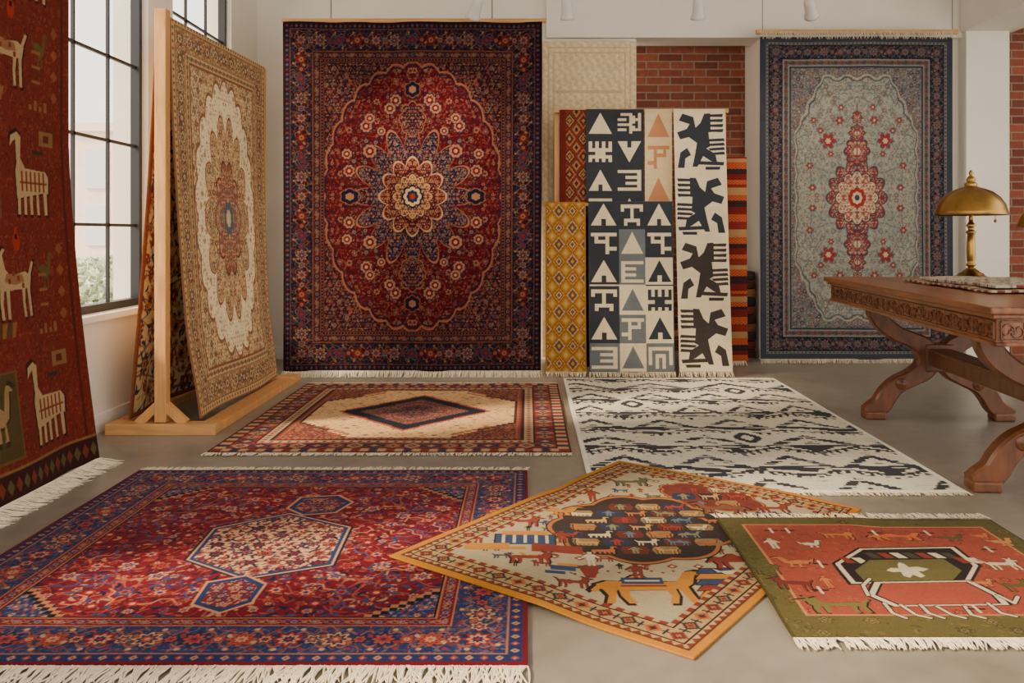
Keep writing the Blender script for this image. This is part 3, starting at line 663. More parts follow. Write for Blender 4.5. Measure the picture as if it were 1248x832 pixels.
band(cv,0,.045,(66,68,78),'solid'); band(cv,.045,.018,(112,110,104),'dots',[(56,58,72)],.03); band(cv,.063,.115,(32,35,50),'flower',[(112,104,96),(110,60,54),(72,80,94)],.115,vine=(92,90,92))
band(cv,.178,.005,(140,132,116)); band(cv,.183,.042,(104,108,106),'flower',[(128,66,58),(54,58,74)],.055,vine=(66,70,82)); band(cv,.225,.005,(140,132,116)); band(cv,.230,.014,(52,56,70))
rcx,rcz=(rX0+rX1)/2,(rZ0+rZ1)/2
rr_=make_rug('grey_blue_persian_rug',cv,lambda U,V:(rcx+U,rY-.010*np.sin(U*6+1)-.005*np.sin(U*17)-.015*ss(.3,-1.25,V),rcz+V),.01,seed=7)
fringe('fringe_bottom',rr_,edge((rX0,rY-.02,.035),(rX1,rY-.02,.035),.007),(0,-.5,-.9),.06,floor=0,seed=11,hang=True)
fringe('fringe_top',rr_,edge((rX0,rY-.018,rZ1+.035),(rX1,rY-.018,rZ1+.035),.0055),(0,-.05,-1),.055,seed=12,hang=True)
box('hanging_bar',rX0-.03,rX1+.04,rY-.01,rY+.03,rZ1+.02,rZ1+.055,M_pineh,rr_,bev=.005)
for i,x in enumerate((rX0+.02,rX1)): tube('suspension_wire_%d'%i,[(x,rY+.01,rZ1+.05),(x,rY+.01,CEIL)],.003,M_wire,rr_)

# ---------------------------------------------------------------- cream carpet on wall
cv=Cv(.745,2.50,150,(226,202,160))
n=vinefield(cv.X,cv.Y,.05,5); cv.m(n>.35,(218,192,150)); cv.m(n<-.4,(232,212,174))
for k in(.05,.09): cv.m(abs(cv.D-k)<.006,(206,180,138))
for s_ in(-1,1): cv.m((abs(cv.Y-s_*.85)<.012)&(abs(cv.X)<.26),(206,180,138))
make_rug('cream_wool_carpet',cv,lambda U,V:(.117+.3725+U,6.765+.004*np.sin(U*20),1.275+V),.02,seed=8,noise=.15,mat=FLAT)

# ---------------------------------------------------------------- kilim display stand and kilims
st=empty('kilim_display_stand',(.83,6.3,0))
box('top_bar',.19,1.47,6.235,6.262,1.885,1.915,M_pineh,st,bev=.004)
for i,x in enumerate((.215,1.44)):
    box('post_%d'%i,x-.018,x+.018,6.265,6.30,.03,1.92,M_pine,st,bev=.004); box('foot_%d'%i,x-.025,x+.025,6.235,6.45,0,.035,M_pine,st,bev=.004)
box('lower_bar',.2,1.46,6.265,6.295,.25,.29,M_pineh,st,bev=.004)
INK=(50,54,60);CRE=(206,190,158);GRY=(98,104,108);SALM=(178,124,86)
COMB=["#.#.#.#","#.#.#.#","#######","..###..","#######","#.#.#.#"]
EE=["######","#.....","####..","#.....","####..","#.....","######"]
FF=["#######","..#..#.","..####.","..#....","###....","..#...."]
TT=["#######","#..#..#","...#...","...#...",".#####.",".#...#."]
PI=["#######","#.....#","#.###.#","#.#.#.#","#.#.#.#","..#.#.."]
KK=["#..####.","#.##....","####.###","#.##....","#..#####","#.##....","####.###","...#...."]
ZG=["##......",".###..##","...####.","##...#..",".###....","...#####"]
def hang_kilim(name,x0,x1,z0,z1,ytop,ybot,cv,frb=True,seed=1,dx=0,curve=.0):
    cx=(x0+x1)/2;cz=(z0+z1)/2;H=z1-z0
    def f(U,V):
        t=(V/H+.5); return cx+U+dx*(1-t), ybot+(ytop-ybot)*t+.006*np.sin(U*14+seed)+0*U-.02*(1-t)**4, cz+V
    o=make_rug(name,cv,f,.006,seed=seed,noise=.14,mat=FLAT)
    if frb: fringe('fringe',o,edge((x0+dx,ybot-.022,z0+.006),(x1+dx,ybot-.022,z0+.006),.006),(0,-.5,-.9),.05,floor=0,seed=seed+20,hang=True)
    return o
def tri(cv,cx,cy,w,h,col,hole=None,down=False):
    s=-1 if down else 1
    cv.poly([(cx-w/2,cy-s*h/2),(cx+w/2,cy-s*h/2),(cx,cy+s*h/2)],col)
    if hole is not None: cv.rect(cx-w*.09,cx+w*.09,cy-s*h*.5 if s>0 else cy+h*.2,cy-s*h*.2 if s>0 else cy+h*.5,hole)
def diamonds(W,H,nx,base,pal,p,q):
    cv=Cv(W,H,nx,base); st_=p/22
    x=np.round(cv.X/st_)*st_; y=np.round(cv.Y/st_)*st_
    ix=np.floor(x/p).astype(int); iy=np.floor(y/(p*q)).astype(int)
    lx=abs(x/p-ix-.5)*2; ly=abs(y/(p*q)-iy-.5)*2; r=lx+ly; pl=[lin(c) for c in pal]
    for t,k in((1.05,0),(.93,1),(.72,2),(.5,3),(.28,4)):
        mk=r<t; par=(ix+iy)%2
        for e in(0,1):
            m2=mk&(par==e); cv.C[m2]=pl[(k+e*2)%len(pl)]
    cn=r>1.4; cv.C[cn]=pl[1]; cn=r>1.7; cv.C[cn]=pl[3]
    return cv
cv=diamonds(.245,1.85,100,(104,42,32),[(84,34,28),(136,100,64),(110,48,36),(52,32,32),(140,108,70)],.10,1.3)
cv.m(cv.X<-.075,(90,32,26)); band(cv,0,.006,(74,26,24))
hang_kilim('diamond_kilim',.235,.475,.05,1.903,6.205,6.19,cv,False,31)
def motifs(W,H,nx,cols,rows,seed,bgs,fgs,margin=.0):
    cv=Cv(W,H,nx,bgs[0]); cw=W/cols; ch=H/rows
    for i in range(cols):
        for j in range(rows):
            x=-W/2+cw*(i+.5); y=H/2-ch*(j+.5); k=(i*2+j//2)%len(bgs)
            bg=bgs[k]; fg=fgs[k]; cv.rect(x-cw/2,x+cw/2,y-ch/2,y+ch/2,bg)
            t=(i*3+j*5+seed)%7
            if (j+i)%2==0: tri(cv,x,y,cw*.80,ch*.74,fg,bg if t%2 else None,down=(t==3))
            else: cv.bmp([COMB,EE,FF,TT,PI,KK,ZG][t],x,y,cw*.80,ch*.72,fg,flip=bool(t%2))
    return cv
cv=motifs(.42,1.86,180,2,9,2,[INK,INK],[CRE,CRE]); hang_kilim('indigo_figure_kilim',.423,.843,.045,1.905,6.195,6.16,cv,False,32)
cv=motifs(.198,1.86,90,1,8,4,[(206,184,144)],[SALM]); hang_kilim('cream_figure_kilim',.851,1.049,.045,1.905,6.195,6.165,cv,False,33)
cv=Cv(.37,1.86,190,(210,194,162))
def tree(cv,cx,cy,fl,sc,col):
    s=-1 if fl else 1
    T=lambda l:[(cx+s*x*.31*sc,cy+y*.43) for x,y in l]
    cv.poly(T([(-.34,.46),(-.12,.40),(-.08,.22),(.02,.30),(.10,.46),(.20,.44),(.16,.24),(.04,.06),(.10,-.12),(.30,-.22),(.34,-.38),(.20,-.34),(.06,-.26),(-.06,-.44),(-.16,-.44),(-.10,-.22),(-.06,-.04),(-.22,.06),(-.40,.02),(-.46,.14),(-.26,.20),(-.20,.28),(-.42,.34)]),col)
    cv.poly(T([(-.46,-.46),(-.40,-.20),(-.26,-.12),(-.18,-.24),(-.30,-.30),(-.32,-.46)]),col)
    cv.poly(T([(-.10,.22),(.16,.30),(.20,-.10),(-.02,-.20)]),col)
    for k in range(4):
        y=.44-k*.085; cv.poly(T([(.14,y),(.48,y+.01),(.46,y-.045),(.16,y-.04)]),col)
        y=.02-k*.075; cv.poly(T([(.06+k*.05,y),(.48,y+.02),(.50,y-.03),(.10+k*.05,y-.04)]),col)
    cv.poly(T([(.14,.46),(.22,.46),(.22,.14),(.14,.14)]),col)
    cv.poly(T([(-.1,-.34),(.48,-.36),(.46,-.42),(-.1,-.40)]),col); cv.poly(T([(.1,-.44),(.40,-.44),(.38,-.49),(.1,-.49)]),col)
for j in range(4): tree(cv,.0,.70-j*.465,j%2==1,1.14,INK if j<2 else (60,54,52))
hang_kilim('ink_tree_kilim',1.055,1.42,.035,1.905,6.155,5.99,cv,True,34,dx=.012)
cv=diamonds(.285,1.20,160,(146,100,40),[(100,60,32),(164,124,58),(120,54,36),(172,142,92),(80,72,76)],.095,1.25); band(cv,0,.012,(146,100,40))
hang_kilim('gold_diamond_kilim',.127,.412,.03,1.225,6.07,6.0,cv,True,35)
cv=Cv(.60,1.20,280,INK)
cols=[(-.30,-.085,[INK,INK,INK,INK,INK,GRY],[CRE]*6),(-.085,.10,[INK,GRY,GRY,CRE,GRY,CRE],[CRE,CRE,CRE,GRY,CRE,GRY]),(.10,.30,[INK,INK,CRE,CRE,CRE,GRY],[CRE,CRE,INK,INK,INK,CRE])]
for ci,(xa,xb,bgs,fgs) in enumerate(cols):
    for j in range(6):
        y1=.60-j*.2; y0=y1-.2; bg,fg=bgs[j],fgs[j]; cv.rect(xa,xb,y0,y1,bg); cx=(xa+xb)/2; w=(xb-xa)*.84
        if (j+ci)%2==0: tri(cv,cx,y0+.105,w,.155,fg,bg if (j%2==0) else None,down=(j==4 and ci==1))
        else: cv.bmp([COMB,FF,PI,TT,KK,EE,COMB,FF,TT][(ci*3+j)%9],cx,y0+.10,w,.15,fg,flip=bool(j%2))
        if j==2: cv.rect(xa,xb,y0,y0+.010,fg)
band(cv,0,.006,(60,64,70))
hang_kilim('geometric_patchwork_kilim',.434,1.032,.03,1.235,6.065,5.99,cv,True,36)
bs=empty('low_kilim_rail',(.58,6.1,0)); box('rail',.12,1.04,6.095,6.112,1.2,1.222,M_pineh,bs,bev=.003)
for i,x in enumerate((.14,1.02)): box('post_%d'%i,x-.012,x+.012,6.095,6.112,0,1.2,M_pine,bs)
cv=Cv(.22,1.56,100,(130,46,34)); rg=np.random.default_rng(9); y=-.78
sc=[(140,56,36),(96,30,26),(46,32,34),(160,82,44),(146,110,74),(112,38,32)]; k=0
while y<.78:
    h=.02+.04*rg.random(); cv.rect(-.2,.2,y,y+h,sc[k%6]); 
    if k%3==0: mk=(cv.Y>y)&(cv.Y<y+h)&((np.floor(cv.X/.014)+np.floor((cv.Y-y)/.01))%2==0); cv.m(mk,sc[(k+3)%6])
    y+=h;k+=1
ok=hang_kilim('striped_kilim',1.475,1.655,.03,1.585,6.52,6.50,cv,True,37)
box('rail_back',1.47,1.67,6.54,6.57,1.55,1.585,M_pineh,ok); box('rail_post',1.54,1.58,6.54,6.57,0,1.55,M_pine,ok)
stk=empty('folded_kilim_stack',(1.72,6.95,0)); z=0
for i,c in enumerate([(70,40,36),(110,50,40),(52,46,50),(130,80,50),(60,40,38),(120,52,40),(46,44,52),(140,96,60),(84,44,38),(60,52,54)]):
    m=plain('folded_wool_%d'%i,c,.95,noise=.5,scale=14,stretch=(1,1,9)); h=.07
    box('fold_%d'%i,1.50+.01*(i%3),1.84,6.86+.01*(i%2),7.25,z,z+h,m,stk,bev=.028); z+=h
# ---------------------------------------------------------------- goat rug on left wall
gY0,gY1=2.32,3.72; gW=gY1-gY0; gH=2.5
cv=Cv(gW,gH,420,(108,44,34)); gyc=(gY0+gY1)/2; gzc=.02+gH/2
OLV=(92,80,46);CR=(166,142,106)
mille(cv,cv.D>0,[(130,64,46),(94,38,30)],.05,111,sym=False,dens=.35,leaf=[(132,64,46),(90,36,30)])
def G_(Yw,z): return Yw-gyc, z-gzc
for sh in(0,-.66):
    for z in(.81,1.71):
        x,y=G_(3.265+sh,z); cv.shape(GOAT,x,y,.31,.285,(56,28,26),flip=True); cv.shape(GOAT,x,y,.285,.262,CR,flip=True)
        cv.shape([[(.0,.3),(.1,.9),(.9,.8),(1,.2),(.5,0)]],x+.005,y+.02,.13,.05,(140,100,70))
        for kx,ky in((-.03,.0),(.03,.01),(.06,-.02),(.0,.03)): cv.rect(x+kx-.008,x+kx+.008,y+ky-.0,y+ky+.02,(120,58,44))
        x,y=G_(3.30+sh,z+.17); cv.shape(POT,x,y,.06,.09,(150,52,34)); cv.rect(x-.008,x+.008,y-.0,y+.02,(50,24,26))
        x,y=G_(3.50+sh,z+.05); cv.shape(BIRD,x,y,.11,.16,OLV); 
        for q in range(4): x,y=G_(3.60,z-.14+q*.09); cv.shape([[(.5,0),(0,.5),(.5,1),(1,.5)]],x,y,.05,.05,(130,78,50)); 
        for q in range(5): x,y=G_(3.14+sh,z-.20); cv.poly([(x-.04+q*.03,y),(x-.02+q*.03,y),(x-.0+q*.03,y+.055),(x-.03+q*.03,y+.055)],(80,68,44) if q%2 else (130,90,56))
        for q in range(4): x,y=G_(3.42+sh,z-.21); cv.rect(x+q*.035,x+q*.035+.02,y,y+.02+.02*(q%2),(130,90,56))
        for q in range(3): x,y=G_(3.47+sh,z-.10+q*.06); cv.rect(x-.03,x+.03,y,y+.012,(130,90,56))
    for z in(.33,1.23,2.1):
        x,y=G_(3.10+sh,z); cv.rect(x-.11,x+.12,y-.17,y+.16,(104,78,48)); cv.rect(x-.10,x+.11,y-.16,y+.15,(82,68,42)); cv.shape(BIRD,x+.01,y+.02,.19,.26,(56,52,38)); cv.shape(BIRD,x+.01,y+.02,.155,.22,(146,118,82))
        x,y=G_(3.43+sh,z); cv.shape(LONG,x,y,.275,.33,(56,28,26)); cv.shape(LONG,x,y,.255,.305,CR)
        for q in range(6): cv.rect(x-.07+q*.03,x-.058+q*.03,y-.06,y+.02,(120,56,42))
        cv.rect(x-.08,x+.11,y-.03,y-.022,(120,56,42))
        x,y=G_(3.54+sh,z+.16); cv.rect(x-.05,x+.05,y-.03,y+.03,(126,96,62)); cv.rect(x-.02,x+.02,y-.015,y+.015,(96,42,34))
        x,y=G_(3.48+sh,z+.10); cv.rect(x-.04,x+.04,y-.008,y+.008,(60,52,38))
for Yb,w in((3.66,.008),(2.40,.008)):
    x,_=G_(Yb,0); cv.rect(x-w,x+w,-gH/2,gH/2,(84,34,28))
x0=-gH/2; cv.rect(-gW/2,gW/2,x0,x0+.11,(60,32,30)); cv.rect(-gW/2,gW/2,x0+.105,x0+.115,(130,96,56))
for i in range(30):
    x=-gW/2+.025+i*.048; cv.poly([(x-.020,x0+.055),(x,x0+.085),(x+.020,x0+.055),(x,x0+.025)],(110,56,40) if i%2 else (92,80,50))
def fg(U,V):
    t=(V/gH+.5); fl=np.clip(1-t/.55,0,1)
    return -2.0+.115*fl**1.5+.012*np.sin(U*9)*fl+.02*ss(.5,.7,U)*fl, gyc+U, gzc+V
rg_=make_rug('goat_motif_rug',cv,fg,.01,seed=9)
fringe('fringe',rg_,edge((-1.885,gY0,.025),(-1.87,gY1,.025),.0045),(.9,.15,-.3),.11,r=.0028,floor=0,seed=13)
tube('hanging_rod',[(-2.02,gY0-.03,2.53),(-2.02,gY1+.03,2.53)],.014,M_pine,rg_)
for i,y in enumerate((gY0+.1,gY1-.1)): tube('wire_%d'%i,[(-2.02,y,2.53),(-2.02,y,CEIL)],.003,M_wire,rg_)

# ---------------------------------------------------------------- wooden rack with draped rugs
rk=empty('wooden_rug_rack',(-1.83,4.9,0))
box('post_1',-1.862,-1.805,4.255,4.312,.06,2.125,M_pine,rk,bev=.005); box('post_2',-1.80,-1.75,5.66,5.715,.06,2.10,M_pine,rk,bev=.005)
tube('top_bar',[(-1.842,4.30,2.09),(-1.782,5.70,2.09)],.012,M_pine,rk)
for i,y in enumerate((4.235,5.65)): box('cross_foot_%d'%i,-2.10,-1.55,y,y+.085,0,.055,M_pineh,rk,bev=.006)
box('side_plank',-1.655,-1.555,4.32,5.86,0,.045,M_pine,rk,bev=.006); box('side_plank_2',-2.12,-2.04,4.32,5.86,0,.045,M_pine,rk,bev=.006)
def brace(name,x0,z0,x1,z1,y,w=.022,parent=rk):
    d=Vector((x1-x0,0,z1-z0)).normalized(); n=Vector((-d.z,0,d.x))*w
    bm=bmesh.new(); q=[]
    for yy in(y,y+.035):
        q.append([bm.verts.new((x0+n.x,yy,z0+n.z)),bm.verts.new((x1+n.x,yy,z1+n.z)),bm.verts.new((x1-n.x,yy,z1-n.z)),bm.verts.new((x0-n.x,yy,z0-n.z))])
    bm.faces.new(q[0]);bm.faces.new(q[1][::-1])
    for i in range(4): bm.faces.new([q[0][i],q[1][i],q[1][(i+1)%4],q[0][(i+1)%4]])
    bmesh.ops.recalc_face_normals(bm,faces=bm.faces); me=bpy.data.meshes.new(name); bm.to_mesh(me); bm.free(); addobj(name,me,M_pine,parent)
brace('brace_1',-1.95,.05,-1.855,.14,4.265); brace('brace_2',-1.715,.05,-1.815,.14,4.265)
cv=Cv(1.32,2.10,360,(210,184,140))
inner=cv.D>.225; cv.m(inner,(214,190,148)); mille(cv,inner,[(150,86,66),(106,106,96),(196,160,118),(164,112,78)],.062,121,vine=(160,118,86),dens=.80,leaf=[(160,110,80),(120,112,92),(180,140,104)])
r=lobed(cv,.41,.78,22,.04); cv.m(r<1.03,(150,104,78)); cv.m(r<1.0,(236,220,182)); mille(cv,(r<1)&(r>.0),[(206,166,124),(180,130,98)],.055,122,dens=.3,leaf=[(204,166,124),(184,138,104)])
r=lobed(cv,.27,.54,14,.12,sharp=True); cv.m(r<1.03,(146,94,70)); cv.m(r<1,(210,174,126)); mille(cv,r<.98,[(156,84,64),(108,108,104),(226,204,164)],.06,123,vine=(152,98,74),dens=.92)
r=lobed(cv,.15,.30,10,.12,sharp=True); cv.m(r<1.05,(104,74,60)); cv.m(r<1,(174,104,76)); mille(cv,r<.97,[(216,190,150),(94,102,112)],.05,124,dens=.9)
r=lobed(cv,.06,.10,8,.1); cv.m(r<1,(104,112,122)); cv.m(r<.5,(216,190,150))
band(cv,0,.012,(140,100,74)); band(cv,.012,.034,(196,164,118),'dots',[(146,80,62),(104,102,84)],.036); band(cv,.046,.005,(120,84,62)); band(cv,.051,.115,(180,144,104),'flower',[(142,76,60),(214,188,146),(104,104,96)],.11,vine=(120,92,66))
band(cv,.166,.005,(120,84,62)); band(cv,.171,.040,(210,182,136),'flower',[(152,90,68),(110,108,90)],.055); band(cv,.211,.014,(140,94,70))
def fr(U,V):
    t=.5-V/2.10
    x=-1.846+.033*ss(0,.010,t)+.121*t**1.6+.030*ss(.75,1,t)+.075*(U/1.32+.5)*(1-.7*t)
    x=x+.014*np.sin(U*6+.5)*t
    z=2.118-t*2.055
    return x, 4.985+U*(1-.01*t), z
rk1=make_rug('ivory_medallion_rug',cv,fr,.008,seed=10)
cv=Cv(1.30,2.10,300,(222,194,144)); inner=cv.D>.02; mille(cv,inner,[(160,80,58),(56,68,106),(210,144,90)],.17,131,sym=False,vine=(130,112,98),dens=.9,petals=(6,8,10)); band(cv,0,.03,(140,86,60))
def fl(U,V):
    t=.5-V/2.10; x=-1.868-.01*ss(0,.03,t)-.155*t**1.3-.02*np.sin(-U*8)*t+.06*(U/1.3+.5)*(1-t)
    return x, 4.975+U, 2.11-t*2.05
rk2=make_rug('floral_rug',cv,fl,.008,seed=11)

# ---------------------------------------------------------------- carved trestle table
ta=math.atan2(-.157,2.1); tl=2.12; tw=1.04; TZ=.748
tb=empty('carved_trestle_table',(0,0,0))
A0=Vector((1.59,2.93,0)); ex=Vector((math.cos(ta),math.sin(ta),0)); ey=Vector((-math.sin(ta),math.cos(ta),0))
TC=A0+ex*tw/2+ey*tl/2
tb.location=TC; tb.rotation_euler=(0,0,ta)
def tadd(name,me,mat,loc=(0,0,0),rot=(0,0,0)):
    o=bpy.data.objects.new(name,me); COL.objects.link(o); o.parent=tb; o.location=loc; o.rotation_euler=rot
    if mat: me.materials.append(mat)
    return o
def tbox(name,x0,x1,y0,y1,z0,z1,mat,bev=.004):
    bm=bmesh.new(); bmesh.ops.create_cube(bm,size=1)
    for v in bm.verts: v.co=Vector((v.co.x*(x1-x0),v.co.y*(y1-y0),v.co.z*(z1-z0)))
    bmesh.ops.bevel(bm,geom=bm.edges[:],offset=bev,segments=3,affect='EDGES',profile=.6)
    me=bpy.data.meshes.new(name); bm.to_mesh(me); bm.free(); return tadd(name,me,mat,((x0+x1)/2,(y0+y1)/2,(z0+z1)/2))
tbox('table_top',-tw/2,tw/2,-tl/2,tl/2,TZ-.026,TZ,M_oak,.008)
tbox('top_moulding',-tw/2+.018,tw/2-.018,-tl/2+.018,tl/2-.018,TZ-.042,TZ-.026,M_oak,.005)
i_=.035
for nm,a in(('apron_left',(-tw/2+i_,-tw/2+i_+.03,-tl/2+i_,tl/2-i_)),('apron_right',(tw/2-i_-.03,tw/2-i_,-tl/2+i_,tl/2-i_)),('apron_front',(-tw/2+i_,tw/2-i_,-tl/2+i_,-tl/2+i_+.03)),('apron_back',(-tw/2+i_,tw/2-i_,tl/2-i_-.03,tl/2-i_))):
    tbox(nm,*a,TZ-.135,TZ-.042,M_oak,.003)
    e=.006
    tbox(nm+'_lip',a[0]-e,a[1]+e,a[2]-e,a[3]+e,TZ-.139,TZ-.125,M_oak,.004); 
def carve(name,L,n,place):
    vs=[];fs=[]
    def strand(path,w,h):
        k0=len(vs); m=len(path)
        for i,(a,b) in enumerate(path):
            a0,b0=path[max(0,i-1)];a1,b1=path[min(m-1,i+1)]; dx,dy=a1-a0,b1-b0; l=math.hypot(dx,dy)+1e-9; nx_,ny_=-dy/l,dx/l
            for q,(o,z) in enumerate(((-w,0),(-w*.6,h),(w*.6,h),(w,0))): vs.append((a+nx_*o,b+ny_*o,z))
        for i in range(m-1):
            for q in range(3): fs.append((k0+i*4+q,k0+i*4+q+1,k0+i*4+q+5,k0+i*4+q+4))
    p=L/n
    for i in range(n):
        c=-L/2+p*(i+.5); sg=1 if i%2 else -1
        for s0 in(1,-1):
            path=[]
            for t in range(22):
                f=t/21; ang=f*4.6*math.pi/2.2; R=.028*(1-f*.75); path.append((c+s0*sg*(p*.24-math.cos(ang)*R*.9), s0*(math.sin(ang)*R)))
            strand(path,.0035,.006)
        for a in range(6):
            an=a*math.pi/3; strand([(c+math.cos(an)*.003,math.sin(an)*.003),(c+math.cos(an)*.011,math.sin(an)*.011)],.004,.007)
        strand([(c-p/2,-.03),(c-p/2,.03)],.003,.005)
    strand([(-L/2,.034),(L/2,.034)],.003,.006); strand([(-L/2,-.030),(L/2,-.030)],.003,.006)
    me=bpy.data.meshes.new(name); me.from_pydata([place(*v) for v in vs],[],fs); tadd(name,me,M_oakv)
zc=TZ-.085
carve('carving_left',tl-.10,24,lambda a,b,h:(-tw/2+i_-h,a,zc+b)); carve('carving_front',tw-.10,12,lambda a,b,h:(a,-tl/2+i_-h,zc+b)); carve('carving_back',tw-.10,12,lambda a,b,h:(a,tl/2-i_+h,zc+b))
def trestle(name,yc,cx=-.025):
    limb=[(-.33,.625,.040),(-.325,.58,.046),(-.29,.52,.046),(-.22,.465,.042),(-.14,.43,.044),(-.075,.39,.055),(-.05,.33,.062),(-.075,.27,.056),(-.14,.225,.046),(-.215,.185,.046),(-.265,.13,.050),(-.30,.075,.050),(-.355,.045,.040),(-.385,.035,.028)]
    pts=[]
    P=[limb[0]]+limb+[limb[-1]]
    for i in range(1,len(P)-2):
        for k in range(5):
            t=k/5; q=[]
            for d in range(3):
                p0,p1,p2,p3=P[i-1][d],P[i][d],P[i+1][d],P[i+2][d]
                q.append(.5*((2*p1)+(-p0+p2)*t+(2*p0-5*p1+4*p2-p3)*t*t+(-p0+3*p1-3*p2+p3)*t**3))
            pts.append(q)
    pts.append(list(limb[-1]))
    n=len(pts); th=.038
    for sg,nm in((1,'a'),(-1,'b')):
        vs=[];fs=[]
        for i,(x,z,w) in enumerate(pts):
            x0,z0,_=pts[max(0,i-1)];x1,z1,_=pts[min(n-1,i+1)]; dx,dz=x1-x0,z1-z0; l=math.hypot(dx,dz)+1e-9; nx_,nz_=-dz/l,dx/l
            ring=[(-w,-th*.7),(-w*.8,-th),(w*.8,-th),(w,-th*.7),(w,th*.7),(w*.8,th),(-w*.8,th),(-w,th*.7)]
            for o,y in ring: vs.append((cx+sg*(x+nx_*o),yc+y,max(.0,z+nz_*o)))
        for i in range(n-1):
            for q in range(8): 
                fs.append((i*8+q,i*8+(q+1)%8,(i+1)*8+(q+1)%8,(i+1)*8+q))
        fs.append(tuple(range(8))[::-1]); fs.append(tuple((n-1)*8+q for q in range(8)))
        me=bpy.data.meshes.new(name+nm); me.from_pydata(vs,[],fs); bm=bmesh.new(); bm.from_mesh(me); bmesh.ops.recalc_face_normals(bm,faces=bm.faces); bm.to_mesh(me); bm.free()
        tadd(name+'_limb_'+nm,me,M_oakv)
        tbox(name+'_foot_'+nm,cx+sg*.335-.055,cx+sg*.335+.055,yc-.048,yc+.048,0,.045,M_oakv,.012)
        sc=lathe('r',[(.0,.012),(.012,.012),(.016,.004),(.026,.010),(.032,.0)],None,(0,0,0)); me=sc.data; bpy.data.objects.remove(sc)
        tadd(name+'_roundel_'+nm,me,M_oakv,(cx+sg*.20,yc-th-.0,.195),(math.pi/2,0,0))
    tbox(name+'_top_rail',cx-.40,cx+.40,yc-.035,yc+.035,TZ-.15,TZ-.042,M_oakv,.006)
    tbox(name+'_waist_block',cx-.075,cx+.075,yc-.045,yc+.045,.26,.41,M_oakv,.012)
trestle('trestle_far',.66); trestle('trestle_near',-.64)
tbox('stretcher',-.065,.015,-.78,.78,.29,.375,M_oakv,.008)
tbox('stretcher_cap',-.085,.035,-.70,.70,.368,.385,M_oakv,.006)
# ---------------------------------------------------------------- brass lamps
def lamp(name,x,y,z,s=1.0):
    e=empty(name,(x,y,z))
    S=lambda pr:[(r*s,h*s) for r,h in pr]
    lathe('base',S([(0,0),(.082,0),(.084,.008),(.078,.016),(.070,.018),(.066,.028),(.048,.036),(.040,.044),(.030,.050),(.022,.058),(.0,.06)]),M_brass,(x,y,z),e)
    lathe('stem',S([(.018,.05),(.016,.065),(.024,.072),(.026,.08),(.018,.088),(.021,.10),(.023,.14),(.022,.20),(.019,.25),(.026,.258),(.026,.268),(.014,.275),(.018,.29),(.026,.30),(.018,.312),(.012,.32),(.010,.37),(.022,.375),(.022,.40),(.008,.41),(.006,.52)]),M_brass,(x,y,z),e)
    sh=S([(.190,.362),(.192,.368),(.186,.385),(.176,.42),(.150,.460),(.112,.492),(.070,.510),(.036,.520),(.030,.528),(.036,.534),(.030,.542),(.020,.548),(.026,.560),(.018,.575),(.008,.585),(.012,.598),(.007,.612),(.0,.618)])
    o=lathe('shade',sh,M_brass,(x,y,z),e,seg=56)
    md=o.modifiers.new('s','SOLIDIFY'); md.thickness=.003
    lathe('shade_rim',S([(.188,.358),(.195,.360),(.195,.368),(.188,.370)]),M_brass,(x,y,z),e,seg=56)
    tube('pull_chain',[(x+.11*s,y-.05,z+.40*s),(x+.112*s,y-.05,z+.33*s)],.002,M_brass,e)
    lathe('chain_bead',[(0,-.01),(.007,-.006),(.008,0),(.006,.007),(0,.01)],M_brass,(x+.112*s,y-.05,z+.325*s),e,seg=14)
    tube('arm',[(x,y,z+.39*s),(x+.05*s,y-.02,z+.385*s),(x+.11*s,y-.05,z+.40*s)],.005,M_brass,e)
lamp('brass_table_lamp',2.525,4.86,TZ,1.0); lamp('brass_table_lamp',2.675,4.36,TZ,.80)
# ---------------------------------------------------------------- folded textile on table
cv=Cv(.56,.95,200,(184,172,150)); mille(cv,cv.D>0,[(140,70,60),(126,118,108),(196,184,160),(110,110,116)],.11,141,sym=False,vine=(146,110,98),dens=.5); band(cv,0,.03,(120,70,60),'bar',[(186,174,150),(140,80,68)],.03)
tx,ty=2.24,4.05
ft=lambda z0,sx:(lambda U,V:(tx+U*.98+V*.05,ty+V*sx,z0+.002*np.sin(U*14+V*9)+.002*np.sin(V*23)))
tt=make_rug('folded_textile',cv,ft(TZ+.0145,1.0),.009,seed=12)
cv2=Cv(.50,.80,150,(190,180,158)); mille(cv2,cv2.D>0,[(140,70,60),(130,122,112),(110,112,118)],.10,142,sym=False,vine=(146,112,100),dens=.45)
make_rug('upper_fold',cv2,lambda U,V:(tx+.02+U+V*.05,ty-.02+V,TZ+.031+.003*np.sin(U*12+V*6)),.012,seed=13,parent=tt)

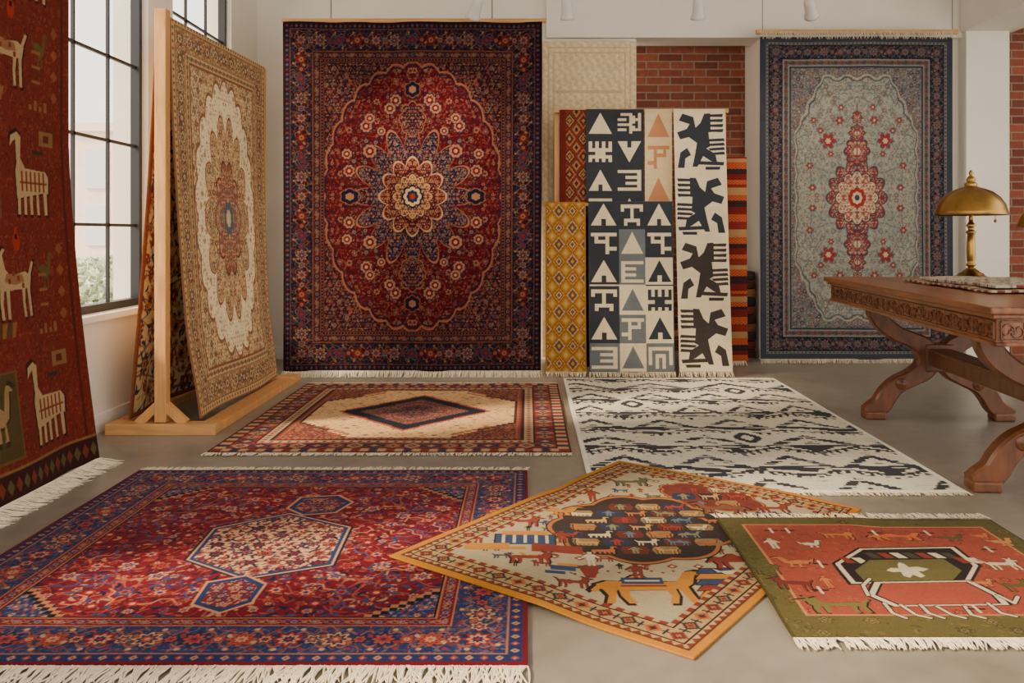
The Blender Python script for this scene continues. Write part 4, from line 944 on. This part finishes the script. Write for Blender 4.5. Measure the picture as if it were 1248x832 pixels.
# ---------------------------------------------------------------- track lights
tr=empty('track_light_rail',(.8,5.3,2.9)); box('rail',-1.6,3.2,5.285,5.32,2.88,2.91,M_white,tr)
for i,x in enumerate((-1.2,.7,2.8)): box('hanger_%d'%i,x-.01,x+.01,5.295,5.31,2.91,CEIL,M_white,tr)
M_head=plain('spotlight_grey_white',(200,198,192),.35)
def spot(x,target,watts,ang=50):
    z=2.405; e=empty('track_spotlight',(x,5.3,z))
    tube('stem',[(x,5.3,z+.05),(x,5.3,2.88)],.007,M_head,e); box('yoke',x-.02,x+.02,5.285,5.315,z+.035,z+.065,M_head,e,bev=.004)
    h=lathe('head',[(.0,.065),(.022,.062),(.032,.05),(.034,.02),(.036,-.03),(.046,-.055),(.048,-.07),(.043,-.07),(.036,-.05),(.0,-.045)],M_head,(x,5.3,z),e,seg=28)
    d=(Vector(target)-Vector((x,5.3,z))).normalized(); q=d.to_track_quat('-Z','Y'); h.rotation_mode='QUATERNION'; h.rotation_quaternion=q
    l=bpy.data.lights.new('spot','SPOT'); l.energy=watts; l.color=(1,.80,.58); l.spot_size=math.radians(ang); l.spot_blend=1.0; l.shadow_soft_size=.04
    o=bpy.data.objects.new('lamp_bulb',l); COL.objects.link(o); o.parent=e; o.matrix_parent_inverse=Matrix.Translation(e.location).inverted()
    o.location=Vector((x,5.3,z))+d*.075; o.rotation_mode='QUATERNION'; o.rotation_quaternion=q
spot(-.32,(-.80,6.0,1.25),70,90); spot(.245,(.4,6.1,.9),28,90); spot(1.06,(1.2,6.1,.9),26,90); spot(1.755,(2.5,6.6,1.3),65,90)

# ---------------------------------------------------------------- light
w=bpy.data.worlds.new('sky'); scene.world=w; w.use_nodes=True; bg=w.node_tree.nodes['Background']
bg.inputs['Color'].default_value=(1.0,.93,.83,1); bg.inputs['Strength'].default_value=2.9
s=bpy.data.lights.new('sun','SUN'); s.energy=10.0; s.angle=math.radians(9); s.color=(1,.78,.52)
so=bpy.data.objects.new('sun',s); COL.objects.link(so); so.location=(-6,2,6)
so.rotation_mode='QUATERNION'; so.rotation_quaternion=Vector((.76,.30,-.56)).to_track_quat('-Z','Y')
# ---------------------------------------------------------------- camera
c=bpy.data.cameras.new('camera'); co=bpy.data.objects.new('camera',c); COL.objects.link(co)
co.location=(0,0,1.0); co.rotation_euler=(math.pi/2,0,0); c.lens=30; c.sensor_width=36; c.shift_x=-19/1248; c.shift_y=-131/1248
scene.camera=co
